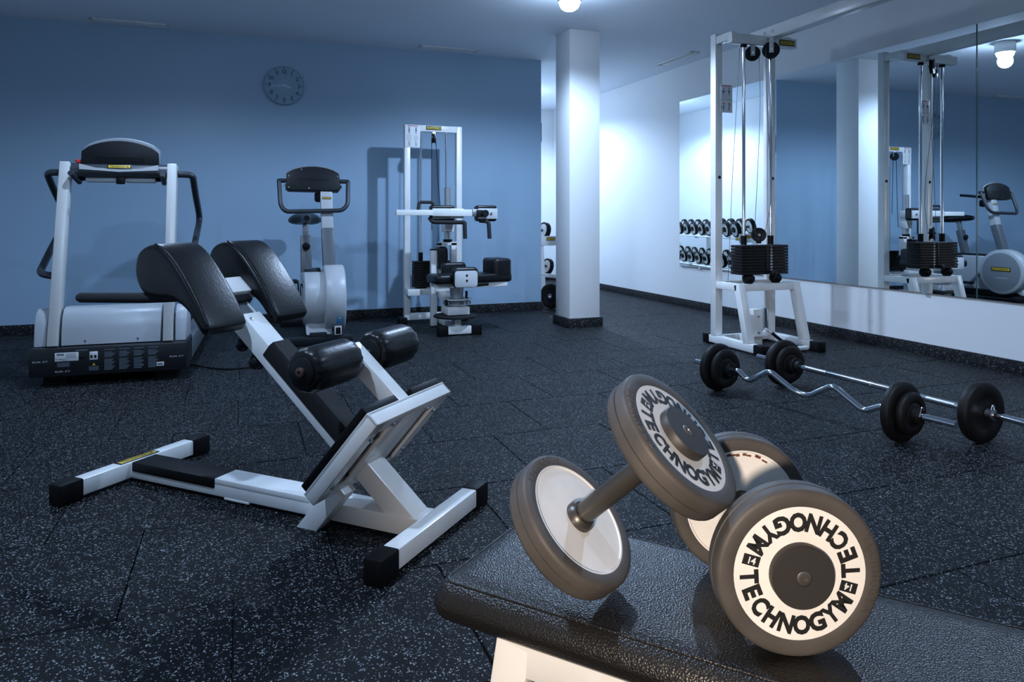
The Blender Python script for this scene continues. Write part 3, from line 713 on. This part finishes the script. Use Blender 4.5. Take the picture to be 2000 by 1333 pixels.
# local x 0..0.511 across the frame, y negative towards the camera
EN = 'enamel'
pbox('post', EN, rt, (0, -.03, .03), (.05, .03, 1.71), .004)
pbox('post', EN, rt, (.461, -.03, .03), (.511, .03, 1.71), .004)
pbox('top_bar', EN, rt, (.05, -.03, 1.655), (.461, .03, 1.71), .004)
pbox('bottom_bar', EN, rt, (.05, -.03, .03), (.461, .03, .085), .004)
for xx in (-.05, .49):
    pbox('rear_foot', 'rubber_black', rt, (xx, -.05, 0), (xx+.07, .05, .055), .006)
pbox('stack_shelf', EN, rt, (.0, -.14, .255), (.44, -.02, .305), .004)
pbox('stack_shelf_end', EN, rt, (.0, -.16, .252), (.11, -.138, .306), .003)
lab = pbox('instruction_sign', 'label_white', rt, (.002, -.034, 1.515), (.138, -.030, 1.705), .0005)
bm = bmesh.new()
for cx_ in (.038, .098):
    lathe(bm, [(.006, 0), (.006, .0006), (0, .0006)], 10, axis_matrix((cx_, -.0341, 1.683), (0, -1, 0)))
    box(bm, (cx_, -.0343, 1.663), (.014, .0006, .026)); box(bm, (cx_-.006, -.0343, 1.640), (.004, .0006, .024)); box(bm, (cx_+.006, -.0343, 1.640), (.004, .0006, .024))
for cx_ in (.038, .098):
    for k in range(5): box(bm, (cx_, -.0343, 1.615-.009*k), (.045-.006*(k % 2), .0006, .002))
    box(bm, (cx_-.004, -.0343, 1.55), (.005, .0006, .045)); box(bm, (cx_+.007, -.0343, 1.545), (.004, .0006, .04))
finish(bm, 'pictograms', 'print_grey', lab)
part('sign_heading', 'print_red', lab, lambda b: box(b, (.07, -.0343, 1.699), (.09, .0006, .006)))
plate_badge(rt, Matrix.Translation((.255, -.032, 1.688)) @ Matrix.Rotation(R(90), 4, 'X'), .135, .034)
for xx in (.140, .364): part('guide_rod', 'chrome', rt, lambda b: cyl(b, (xx, -.03, .31), (xx, -.03, 1.655), .0085, 14))
pu = part('pulley', 'plastic_dark', rt, lambda b: lathe(b, [(.01, -.012), (.045, -.012), (.038, 0), (.045, .012), (.01, .012)], 28, axis_matrix((.255, -.03, 1.60), (.9, -.4, 0))))
pbox('pulley_bracket', 'steel', rt, (.238, -.036, 1.600), (.272, -.024, 1.655), .002)
ptube('cable', 'rubber_black', rt, [(.235, -.035, 1.60), (.232, -.05, 1.0), (.23, -.06, .80)], .003, 8)
ptube('cable', 'rubber_black', rt, [(.272, -.03, 1.60), (.30, -.04, 1.1), (.315, -.05, .95)], .003, 8)
for k in range(11):
    pbox('weight_plate', 'iron_black', rt, (.065, -.115, .315+k*.0205), (.44, -.015, .315+k*.0205+.0175), .002)
pbox('stack_buffer', 'rubber_black', rt, (.10, -.09, .305), (.18, -.03, .316), .002)
for xx in (.140, .364): part('rod_sleeve', 'rubber_black', rt, lambda b: cyl(b, (xx, -.03, .538), (xx, -.03, .61), .019, 16))
# seat support
pbeam('lower_rail', EN, rt, (.26, -.03, .055), (.26, -.77, .055), .05, .05)
ff = pbox('front_foot', EN, rt, (.175, -.785, .012), (.365, -.735, .072), .004)
for a_, b_ in ((.10, .178), (.362, .447)): pbox('end_cap', 'rubber_black', ff, (a_, -.79, 0), (b_, -.73, .076), .005)
pbox('front_post', EN, rt, (.165, -.30, .012), (.215, -.25, .64), .004)
pbox('post_cap', 'rubber_black', rt, (.163, -.302, .638), (.217, -.248, .648), .003)
pbox('seat_bracket', EN, rt, (.20, -.31, .285), (.36, -.24, .335), .004)
pbeam('support_arm', EN, rt, (.25, -.27, .29), (.285, -.60, .165), .07, .05)
pbox('turntable_base', EN, rt, (.19, -.72, .150), (.37, -.52, .212), .006)
part('turntable', 'chrome', rt, lambda b: lathe(b, [(.11, .228), (.115, .232), (.115, .252), (.105, .256), (0, .256)], 40, Matrix.Translation((.29, -.62, 0)), False))
part('bearing', 'steel', rt, lambda b: lathe(b, [(.07, .21), (.07, .23), (0, .23)], 32, Matrix.Translation((.29, -.62, 0)), False))
part('seat_column', 'steel_brushed', rt, lambda b: lathe(b, [(.05, .255), (.052, .30), (.060, .375), (0, .375)], 32, Matrix.Translation((.29, -.62, 0)), False))
part('index_ring', 'enamel_grey', rt, lambda b: lathe(b, [(.06, .262), (.118, .262), (.118, .272), (.06, .272)], 40, Matrix.Translation((.29, -.62, 0)), False))
part('index_pin', 'plastic_dark', rt, lambda b: cyl(b, (.36, -.66, .26), (.36, -.66, .33), .010, 12))
part('lock_pin', 'plastic_dark', rt, lambda b: cyl(b, (.19, -.68, .225), (.19, -.68, .27), .012, 12))
part('foot_disc', 'mat_black', rt, lambda b: lathe(b, [(0, .128), (.165, .128), (.172, .132), (.172, .142), (.165, .147), (0, .147)], 48, Matrix.Translation((.27, -.655, 0)), False))
part('disc_column', 'steel_brushed', rt, lambda b: lathe(b, [(.034, .07), (.034, .125), (.045, .13)], 28, Matrix.Translation((.27, -.70, 0)), False))
pbox('seat_plate', EN, rt, (.10, -.72, .362), (.685, -.55, .398), .004)
st_ = part('seat_cushion', 'vinyl', rt, lambda b: prism(b, rrect(.66, .26, .05, 5), .398, .468, Matrix.Translation((.395, -.63, 0)) @ Matrix.Rotation(R(6), 4, 'Z'), .022, 4, 'xy'), 70)
part('seat_back_roll', 'vinyl', rt, lambda b: prism(b, rrect(.165, .25, .04, 5), .40, .585, Matrix.Translation((.632, -.61, 0)) @ Matrix.Rotation(R(6), 4, 'Z'), .026, 4, 'xy'), 70)
for yy, xx, zz in ((-.80, .305, .0), (-.50, .30, .02)):
    kp = part('knee_pad', 'vinyl', rt, lambda b: prism(b, rrect(.205, .155, .035, 5), yy-.03, yy+.03, Matrix.Translation((xx, 0, .452+zz)), .022, 4), 70)
    if yy < -.7:
        part('backing_plate', 'enamel_grey', kp, lambda b: prism(b, rrect(.182, .125, .022, 5), yy-.037, yy-.030, Matrix.Translation((xx, 0, .440+zz)), .002, 2))
        for dz in (-.018, .022): part('bolt', 'plastic_dark', kp, lambda b: lathe(b, [(.009, 0), (.008, .003), (0, .004)], 14, axis_matrix((xx+.005, yy-.037, .445+dz), (0, -1, 0))))
lv = ptube('lever', 'chrome', rt, [(.27, -.79, .385), (.45, -.80, .392)], .011, 12)
ptube('lever_grip', 'rubber_black', lv, [(.405, -.80, .390), (.495, -.80, .394)], .013, 12)
part('back_pad', 'vinyl', rt, lambda b: prism(b, rrect(.085, .19, .032, 5), -.34, -.20, Matrix.Translation((.258, 0, .575)), .02, 4), 70)
# upright column with upper-body arms
part('column_frame', EN, rt, lambda b: (span(b, (.235, -.27, .49), (.265, -.21, .70), .003), span(b, (.345, -.27, .44), (.395, -.21, .70), .003), span(b, (.235, -.27, .675), (.395, -.21, .705), .003), span(b, (.235, -.27, .44), (.395, -.21, .50), .003)))
part('slide_shaft', 'steel_brushed', rt, lambda b: cyl(b, (.322, -.24, .70), (.322, -.24, 1.16), .030, 24, .003))
part('shaft_ring', 'rubber_black', rt, lambda b: cyl(b, (.322, -.24, .705), (.322, -.24, .728), .038, 24, .003))
pbox('slide_sleeve', EN, rt, (.278, -.285, .79), (.366, -.195, .905), .006)
pbeam('arm_beam', EN, rt, (-.175, -.52, .950), (.12, -.52, .950), .05, .045)
pbeam('arm_beam', EN, rt, (.12, -.52, .950), (.43, -.58, .948), .05, .055)
pbox('arm_end', 'steel_brushed', rt, (.43, -.605, .920), (.48, -.55, .978), .003)
pbox('arm_hub', EN, rt, (.26, -.54, .905), (.38, -.20, .985), .012)
for x0, x1, yy in ((.115, .315, -.47), (.47, .645, -.56)):
    xm = (x0+x1)/2
    ap = part('chest_pad', 'vinyl', rt, lambda b: prism(b, rrect(x1-x0, .13, .02, 4), yy-.02, yy+.06, Matrix.Translation((xm, 0, .945)), .014, 3), 60)
    part('pad_plate', 'enamel_grey', ap, lambda b: span(b, (x0+.01, yy-.032, .90), (x1, yy-.020, .985), .003))
part('clamp', 'plastic_dark', rt, lambda b: (span(b, (.462, -.615, .918), (.515, -.56, .972), .004),))
part('clamp_knob', 'plastic_dark', rt, lambda b: cyl(b, (.530, -.60, .945), (.530, -.635, .945), .028, 20, .004))
part('pad_bolt', 'steel', rt, lambda b: cyl(b, (.590, -.592, .945), (.590, -.60, .945), .010, 6))
ptube('hand_grip', 'foam_black', rt, round_path([(.10, -.50, .91), (.12, -.52, .875), (.36, -.56, .872), (.372, -.57, .87), (.375, -.575, .74)], .03), .0165, 14)
ptube('hand_grip', 'foam_black', rt, round_path([(.50, -.56, .885), (.565, -.60, .880), (.572, -.605, .74)], .03), .0165, 14)
ptube('rear_loop', 'foam_black', rt, round_path([(.02, -.44, .965), (.035, -.42, 1.035), (.15, -.40, 1.035), (.16, -.42, .98)], .02), .013, 12)

# ------------------------------------------------------------------ cable machine by the mirror
lt = thing('cable_machine', 'tall white cable pulley machine with black weight stack by mirrors', 'exercise machine', (3.19, 4.32, 0), 0)
DX = .47
for xx in (0, DX):
    rl_ = pbox('base_rail', EN, lt, (xx-.028, -.44, .012), (xx+.028, .08, .066), .004)
    pbox('end_cap', 'rubber_black', rl_, (xx-.033, -.52, 0), (xx+.033, -.435, .07), .006)
    pbox('end_cap', 'rubber_black', rl_, (xx-.033, .05, 0), (xx+.033, .12, .07), .006)
    pbox('post', EN, lt, (xx-.03, -.03, .066), (xx+.03, .03, 2.225), .004)
    pbox('side_bar', EN, lt, (xx-.028, -.26, .405), (xx+.028, -.03, .455), .004)
    pbeam('slanted_leg', EN, lt, (xx, -.255, .452), (xx, -.355, .062), .056, .055, (0, 1, 0), .004)
    pbox('top_side_bar', EN, lt, (xx-.025, -.20, 2.150), (xx+.025, -.03, 2.205), .004)
    part('plug', 'plastic_dark', lt, lambda b: lathe(b, [(.012, 0), (.012, .003), (.008, .005), (0, .005)], 16, axis_matrix((xx+.004, -.03, 1.20), (0, -1, 0))))
pbox('rear_bar', EN, lt, (.028, -.02, .014), (DX-.028, .03, .064), .004)
pbox('shelf_bar', EN, lt, (.028, -.285, .405), (DX-.028, -.23, .455), .004)
pbox('rear_shelf_bar', EN, lt, (.028, -.03, .415), (DX-.028, .02, .455), .004)
pbox('top_bar', EN, lt, (-.045, -.235, 2.118), (DX+.045, -.18, 2.185), .004)
plate_badge(lt, Matrix.Translation((DX-.045, -.237, 2.150)) @ Matrix.Rotation(R(90), 4, 'X'), .135, .040)
arm = pbox('overhead_arm', EN, lt, (.245, -1.42, 2.165), (.325, -.06, 2.245), .004)
for yy in (-.30, -.22): part('bolt', 'steel', arm, lambda b: lathe(b, [(.011, 0), (.011, .005), (0, .007)], 6, axis_matrix((.245, yy, 2.205), (-1, 0, 0))), 20)
pbox('arm_end_plate', 'steel_brushed', arm, (.235, -1.44, 2.15), (.335, -1.415, 2.25), .002)
for xx in (.08, .31):
    part('guide_rod', 'chrome', lt, lambda b: cyl(b, (xx, -.20, .49), (xx, -.20, 2.12), .0115, 18))
    part('rod_bush', 'rubber_black', lt, lambda b: cyl(b, (xx, -.20, 2.10), (xx, -.20, 2.118), .022, 18))
    part('rod_sleeve', 'rubber_black', lt, lambda b: cyl(b, (xx, -.20, .722), (xx, -.20, .785), .021, 18))
    part('buffer_ball', 'rubber_black', lt, lambda b: lathe(b, [(0, .452), (.025, .455), (.040, .472), (.044, .488), (.040, .505), (.025, .518), (0, .522)], 24, Matrix.Translation((xx+.005, -.245, 0))))
nst = 10
for k in range(nst):
    z0 = .722-(k+1)*.0205
    wp = pbox('weight_plate', 'iron_black', lt, (.005, -.275, z0), (.402, -.155, z0+.0178), .002)
    bm = bmesh.new(); text_line(bm, str(5*(k+1)), Matrix.Translation((.255, -.2756, z0+.0089)) @ Matrix.Rotation(R(90), 4, 'X'), .0125, .02)
    finish(bm, 'number', 'print_white', wp)
part('selector_strip', 'plastic_dark', lt, lambda b: span(b, (.205, -.279, .525), (.225, -.274, .715), .001))
part('selector_pin', 'plastic_dark', lt, lambda b: (cyl(b, (.235, -.27, .535), (.235, -.325, .53), .012, 14), lathe(b, [(0, 0), (.02, .004), (.022, .018), (.012, .026), (0, .028)], 18, axis_matrix((.235, -.315, .531), (0, -1, 0)))))
def pulley(p, ax, r, bracket, up):
    q = part('pulley', 'plastic_dark', lt, lambda b: lathe(b, [(.008, -.014), (r*.6, -.010), (r*.72, -.013), (r, -.013), (r*.86, 0), (r, .013), (r*.72, .013), (r*.6, .010), (.008, .014)], 36, axis_matrix(p, ax)))
    if bracket:
        a_ = Vector(ax).normalized()
        for s_ in (-1, 1):
            pp = Vector(p)+a_*s_*.019
            part('pulley_bracket', bracket, q, lambda b: beam(b, pp-Vector((0, 0, .02)), pp+Vector((0, 0, up)), .030, .004, a_))
            part('pivot_bolt', 'steel', q, lambda b: cyl(b, pp, pp+a_*s_*.010, .009, 6))
    return q
pulley((.155, -.20, 2.062), (-.5, -.86, 0), .052, 'enamel_grey', .06)
pulley((.262, -.262, 2.080), (-.5, -.86, 0), .058, 'enamel', .085)
pulley((.200, -.21, .790), (-.5, -.86, .0), .050, 'plastic_dark', -.06)
ptube('cable', 'cable_grey', lt, smooth_path([(.205, -.205, 2.07), (.212, -.21, 1.7), (.185, -.215, 1.2), (.165, -.215, .86), (.17, -.22, .79)], 6), .0019, 8)
ptube('cable', 'cable_grey', lt, smooth_path([(.218, -.262, 2.09), (.235, -.25, 1.75), (.285, -.23, 1.25), (.29, -.22, 1.0), (.247, -.215, .80)], 6), .0019, 8)
ptube('cable', 'cable_grey', lt, [(.07, -.17, 2.10), (.062, -.10, 1.2), (.055, -.06, .46)], .0019, 8)
sg = pbox('instruction_sign', 'label_white', lt, (.006, -.035, 1.665), (.112, -.031, 1.865), .0005)
bm = bmesh.new()
for cx_ in (.035, .083):
    lathe(bm, [(.006, 0), (.006, .0006), (0, .0006)], 10, axis_matrix((cx_, -.0351, 1.838), (0, -1, 0)))
    box(bm, (cx_, -.0353, 1.815), (.015, .0006, .022))
    for s_ in (-1, 1):
        beam(bm, (cx_, -.0353, 1.826), (cx_+s_*.020, -.0353, 1.812+(.012 if cx_ > .06 else 0)), .0006, .003, (0, 0, 1), 0); beam(bm, (cx_+s_*.004, -.0353, 1.806), (cx_+s_*.010, -.0353, 1.776), .0006, .003, (1, 0, 0), 0)
    for k in range(2): box(bm, (cx_, -.0353, 1.766-.007*k), (.034, .0006, .002))
    beam(bm, (cx_+.002, -.0353, 1.72), (cx_, -.0353, 1.68), .0006, .009, (1, 0, 0), 0)
box(bm, (.059, -.0353, 1.752), (.10, .0006, .0015))
for k in range(4): box(bm, (.019, -.0353, 1.712-.006*k), (.016, .0006, .002))
finish(bm, 'pictograms', 'print_grey', sg)
bm = bmesh.new(); box(bm, (.027, -.0353, 1.856), (.030, .0006, .006)); box(bm, (.056, -.0353, 1.856), (.020, .0006, .006)); box(bm, (.086, -.0353, 1.855), (.030, .0006, .006))
box(bm, (.036, -.0354, 1.730), (.018, .0006, .007)); box(bm, (.086, -.0354, 1.728), (.014, .0006, .014)); finish(bm, 'red_print', 'print_red', sg)
# low pulley carriage between the rails
pbox('low_bracket', EN, lt, (.165, -.20, .075), (.245, -.14, .265), .004)
for zz in (.10, .215): part('bolt', 'steel', lt, lambda b: cyl(b, (.205, -.20, zz), (.205, -.208, zz), .010, 6))
part('low_roller', 'chrome', lt, lambda b: cyl(b, (.275, -.185, .125), (.275, -.185, .27), .022, 20, .003))
pbox('low_bracket_foot', EN, lt, (.155, -.22, .075), (.30, -.13, .09), .002)
pbox('low_box', EN, lt, (.16, -.19, .0), (.25, -.05, .075), .006)
HO = Vector((.31, -.34, 0))
hs = part('strap', 'rubber_black', lt, lambda b: tube(b, smooth_path([HO+Vector(q) for q in ((-.02, .10, .10), (.03, .06, .05), (.09, .01, .018), (.115, -.05, .02), (.10, -.09, .02))], 5), .011, 8))
part('strap', 'rubber_black', lt, lambda b: tube(b, smooth_path([HO+Vector(q) for q in ((.03, .06, .045), (-.05, .0, .018), (-.11, -.05, .012), (-.10, -.09, .02))], 5), .009, 8))
part('snap_hook', 'steel', hs, lambda b: tube(b, [HO+Vector((-.05, .13, .13)), HO+Vector((-.02, .10, .10))], .008, 10))
part('strap_grip', 'label_white', hs, lambda b: cyl(b, HO+Vector((-.11, -.09, .020)), HO+Vector((.115, -.09, .020)), .017, 16, .003))

# ------------------------------------------------------------------ barbells on the floor
PR = .123
def plate_prof(r, w): return [(.016, 0), (.04, 0), (.045, -.004+w*0), (r*.55, .004), (r*.60, 0), (r-.012, 0), (r-.004, .004), (r, .012), (r, w-.012), (r-.004, w-.004), (r-.012, w), (r*.60, w), (r*.55, w-.004), (.045, w), (.016, w)]
def barbell(name, label, p0, p1, bar_pts, plates, collars, rbar=.0135):
    t = bpy.data.objects.new(name, None); COL.objects.link(t)
    d = Vector(p1)-Vector(p0); L = d.length
    t.location = (p0[0], p0[1], 0); t.rotation_euler = (0, 0, math.atan2(d.y, d.x)); t['label'] = label; t['category'] = 'barbell'
    part('bar', 'chrome', t, lambda b: tube(b, bar_pts, rbar, 18), 60)
    for x, r, w in plates:
        part('weight_plate', 'iron_black', t, lambda b: lathe(b, plate_prof(r, w), 56, axis_matrix((x-w/2, 0, PR), (1, 0, 0)), False), 50)
    for x, r, w in collars:
        part('collar', 'iron_black' if r > .025 else 'steel', t, lambda b: cyl(b, (x-w/2, 0, PR), (x+w/2, 0, PR), r, 24, .003))
    return t
ez = [(0, 0, PR), (.275, 0, PR)] + [(.30, 0, PR+.006), (.372, 0, PR-.036), (.50, 0, PR+.042), (.655, 0, PR-.030), (.725, 0, PR-.034), (.852, 0, PR+.042), (1.002, 0, PR-.038), (1.085, 0, PR+.002)] + [(1.11, 0, PR), (1.384, 0, PR)]
barbell('curl_bar', 'chrome zigzag curl bar with black weight plates, lying before the straight barbell', (2.326, 3.332), (2.542, 1.966), round_path(ez, .03, 4),
        [(.165, PR, .036), (.215, .100, .030), (1.168, PR, .040), (1.207, .088, .034)], [(.245, .038, .028), (1.238, .034, .026)])
barbell('barbell', 'straight chrome barbell with black weight plates, nearer the mirror wall', (2.743, 3.334), (2.806, 2.049),
        [(0, 0, PR), (1.60, 0, PR)], [(.200, PR, .040), (.245, .098, .028), (1.275, PR, .046)], [(.280, .042, .030), (.305, .030, .03), (.757, .0165, .012), (1.315, .022, .03)])
cb_ = [o for o in bpy.data.objects if o.name == 'barbell'][0]
for x0, x1 in ((.36, .49), (1.04, 1.17)):
    part('knurling', 'steel', cb_, lambda b: cyl(b, (x0, 0, PR), (x1, 0, PR), .0142, 24))
part('spring_clip', 'steel', cb_, lambda b: tube(b, smooth_path([(1.318, .014, PR+.004), (1.320, .012, PR+.032), (1.320, .002, PR+.036), (1.320, -.006, PR+.02), (1.32, -.014, PR)], 5), .0028, 8))
ezo = [o for o in bpy.data.objects if o.name == 'curl_bar'][0]
part('spring_clip', 'steel', ezo, lambda b: tube(b, smooth_path([(1.245, .014, PR+.004), (1.25, .012, PR+.03), (1.25, .002, PR+.034), (1.25, -.006, PR+.02), (1.25, -.014, PR)], 5), .0028, 8))

# ------------------------------------------------------------------ dumbbell rack in the alcove
ra = math.atan2(.98, -.20)
rk = thing('dumbbell_rack', 'long white two-tier dumbbell rack in the alcove', 'rack', (2.93, 6.80, 0), ra)
# local x along the rack, -y = front (faces the mirror wall)
RL = 2.35
for xx in (.03, 1.29, RL-.03):
    pbeam('side_post', EN, rk, (xx, .02, 0), (xx, .06, .70), .05, .05, (0, 1, 0))
    pbox('floor_foot', EN, rk, (xx-.025, -.22, 0), (xx+.025, .16, .045), .004)
    pbeam('tier_arm', EN, rk, (xx, .09, .705), (xx, -.14, .655), .045, .04)
    pbeam('tier_arm', EN, rk, (xx, .07, .325), (xx, -.22, .285), .045, .04)
TIERS = ((.085, -.105, .682), (.035, -.165, .306))
for yb, yf, z in TIERS:
    for yy, dz in ((yb, .022), (yf, -.018)):
        pbeam('cradle', EN, rk, (0, yy, z+dz), (RL, yy, z+dz), .060, .014, (0, -.21, 1), .003)
Mr = Matrix.Translation((.03, -.165, .662)) @ Matrix.Rotation(R(90), 4, 'X')
plate_badge(rk, Mr, .09, .036)
pe = pbox('end_plate', EN, rk, (-.004, -.16, .62), (.004, .10, .72), .002)
plate_badge(rk, Matrix.Translation((-.006, -.05, .69)) @ axis_matrix((0, 0, 0), (-1, 0, 0)), .11, .036)
def rack_bell(r, L, w):
    t = bpy.data.objects.new('rack_dumbbell', None)
    COL.objects.link(t)
    part('handle', 'handle_metal', t, lambda b: lathe(b, [(.015, -L/2), (.017, 0), (.015, L/2)], 16, None, False))
    for s_ in (-1, 1):
        G = (Matrix.Identity(4) if s_ > 0 else Matrix.Rotation(math.pi, 4, 'Y')) @ Matrix.Translation((0, 0, L/2))
        hd = part('head', 'rubber_black', t, lambda b: lathe(b, tyre_prof(r, r*.81, w), 36, G, False), 50)
        part('inner_disc', 'disc_white', hd, lambda b: lathe(b, [(0, .002), (r*.81, .002)], 36, G, False))
        part('outer_disc', 'disc_white', hd, lambda b: lathe(b, [(0, w-.0015), (r*.81, w-.0015)], 36, G, False))
        bm = bmesh.new(); ring_text(bm, 'TECHNOGYM', r*.60, r*.20, 18.7, 17.85, w-.001, True, .02); ring_text(bm, 'TECHNOGYM', r*.60, r*.20, 198.7, 17.85, w-.001, True, .02); bm.transform(G)
        finish(bm, 'ring_lettering', 'print_grey', hd)
        part('hub', 'rubber_black', hd, lambda b: lathe(b, [(.36*r, w-.001), (.36*r, w+.016), (0, w+.016)], 24, G, False))
    return t
def copy_tree(o, parent=None):
    c_ = o.copy(); COL.objects.link(c_); c_.parent = parent
    for ch in o.children: copy_tree(ch, c_)
    return c_
protos = [rack_bell(.092, .14, .050), rack_bell(.086, .14, .042), rack_bell(.084, .14, .030)]
used = [False]*3
Rk = Matrix.Translation((2.93, 6.80, 0)) @ Matrix.Rotation(ra, 4, 'Z')
def put_bell(i, x, tier, lab, grp):
    global used
    yb, yf, z = TIERS[tier]; r = (.092, .086, .084)[i]; w = (.050, .042, .030)[i]
    p = protos[i] if not used[i] else copy_tree(protos[i])
    used[i] = True
    ax = Vector((0, -(yb-yf), -.040)).normalized()
    cen = Vector((x, (yb+yf)/2, z+.010+r+.004))
    M = axis_matrix(cen, ax); p.matrix_world = Rk @ M @ Matrix.Rotation(R(random.uniform(0, 360)), 4, 'Z')
    p['label'] = lab; p['category'] = 'dumbbell'; p['group'] = grp
ORD = ('first', 'second', 'third', 'fourth', 'fifth', 'sixth', 'seventh', 'eighth', 'ninth')
for k in range(9): put_bell(0 if k < 4 else 1, .19+.245*k, 0, 'black dumbbell on the upper rack tier, '+ORD[k]+' from the yellow-plated end', 'dumbbells on the upper rack tier')
for k in range(9): put_bell(1 if k < 3 else 2, .20+.240*k, 1, 'black dumbbell on the lower rack tier, '+ORD[k]+' from the yellow-plated end', 'dumbbells on the lower rack tier')
# loose plate and small dumbbell by the rack end
wp_ = thing('loose_weight_plate', 'black weight plate with steel hub standing on edge by the rack end', 'weight plate', (2.905, 6.60, .125), 0)
Mp = axis_matrix((0, 0, 0), (-.80, -.60, 0))
part('disc', 'iron_black', wp_, lambda b: lathe(b, plate_prof(.125, .036), 48, Mp, False), 50)
part('hub', 'steel', wp_, lambda b: lathe(b, [(.026, .0), (.026, .05), (.014, .052), (.014, .0)], 24, Mp, False))
sd = thing('hex_dumbbell', 'small ribbed dumbbell lying on the floor under the rack', 'dumbbell', (2.875, 7.25, .04), 0)
Ms = axis_matrix((-.05, .0, 0), (1, .4, 0))
part('head', 'iron_black', sd, lambda b: (lathe(b, [(0, 0), (.04, 0), (.04, .012), (.036, .014), (.04, .016), (.04, .03), (.036, .032), (.04, .034), (.04, .048), (0, .048)], 12, Ms, False)))
part('head', 'iron_black', sd, lambda b: (lathe(b, [(0, .14), (.04, .14), (.04, .152), (.036, .154), (.04, .156), (.04, .188), (0, .188)], 12, Ms, False)))
part('handle', 'steel', sd, lambda b: lathe(b, [(.012, .04), (.012, .15)], 12, Ms, False))
bpy.context.view_layer.update()
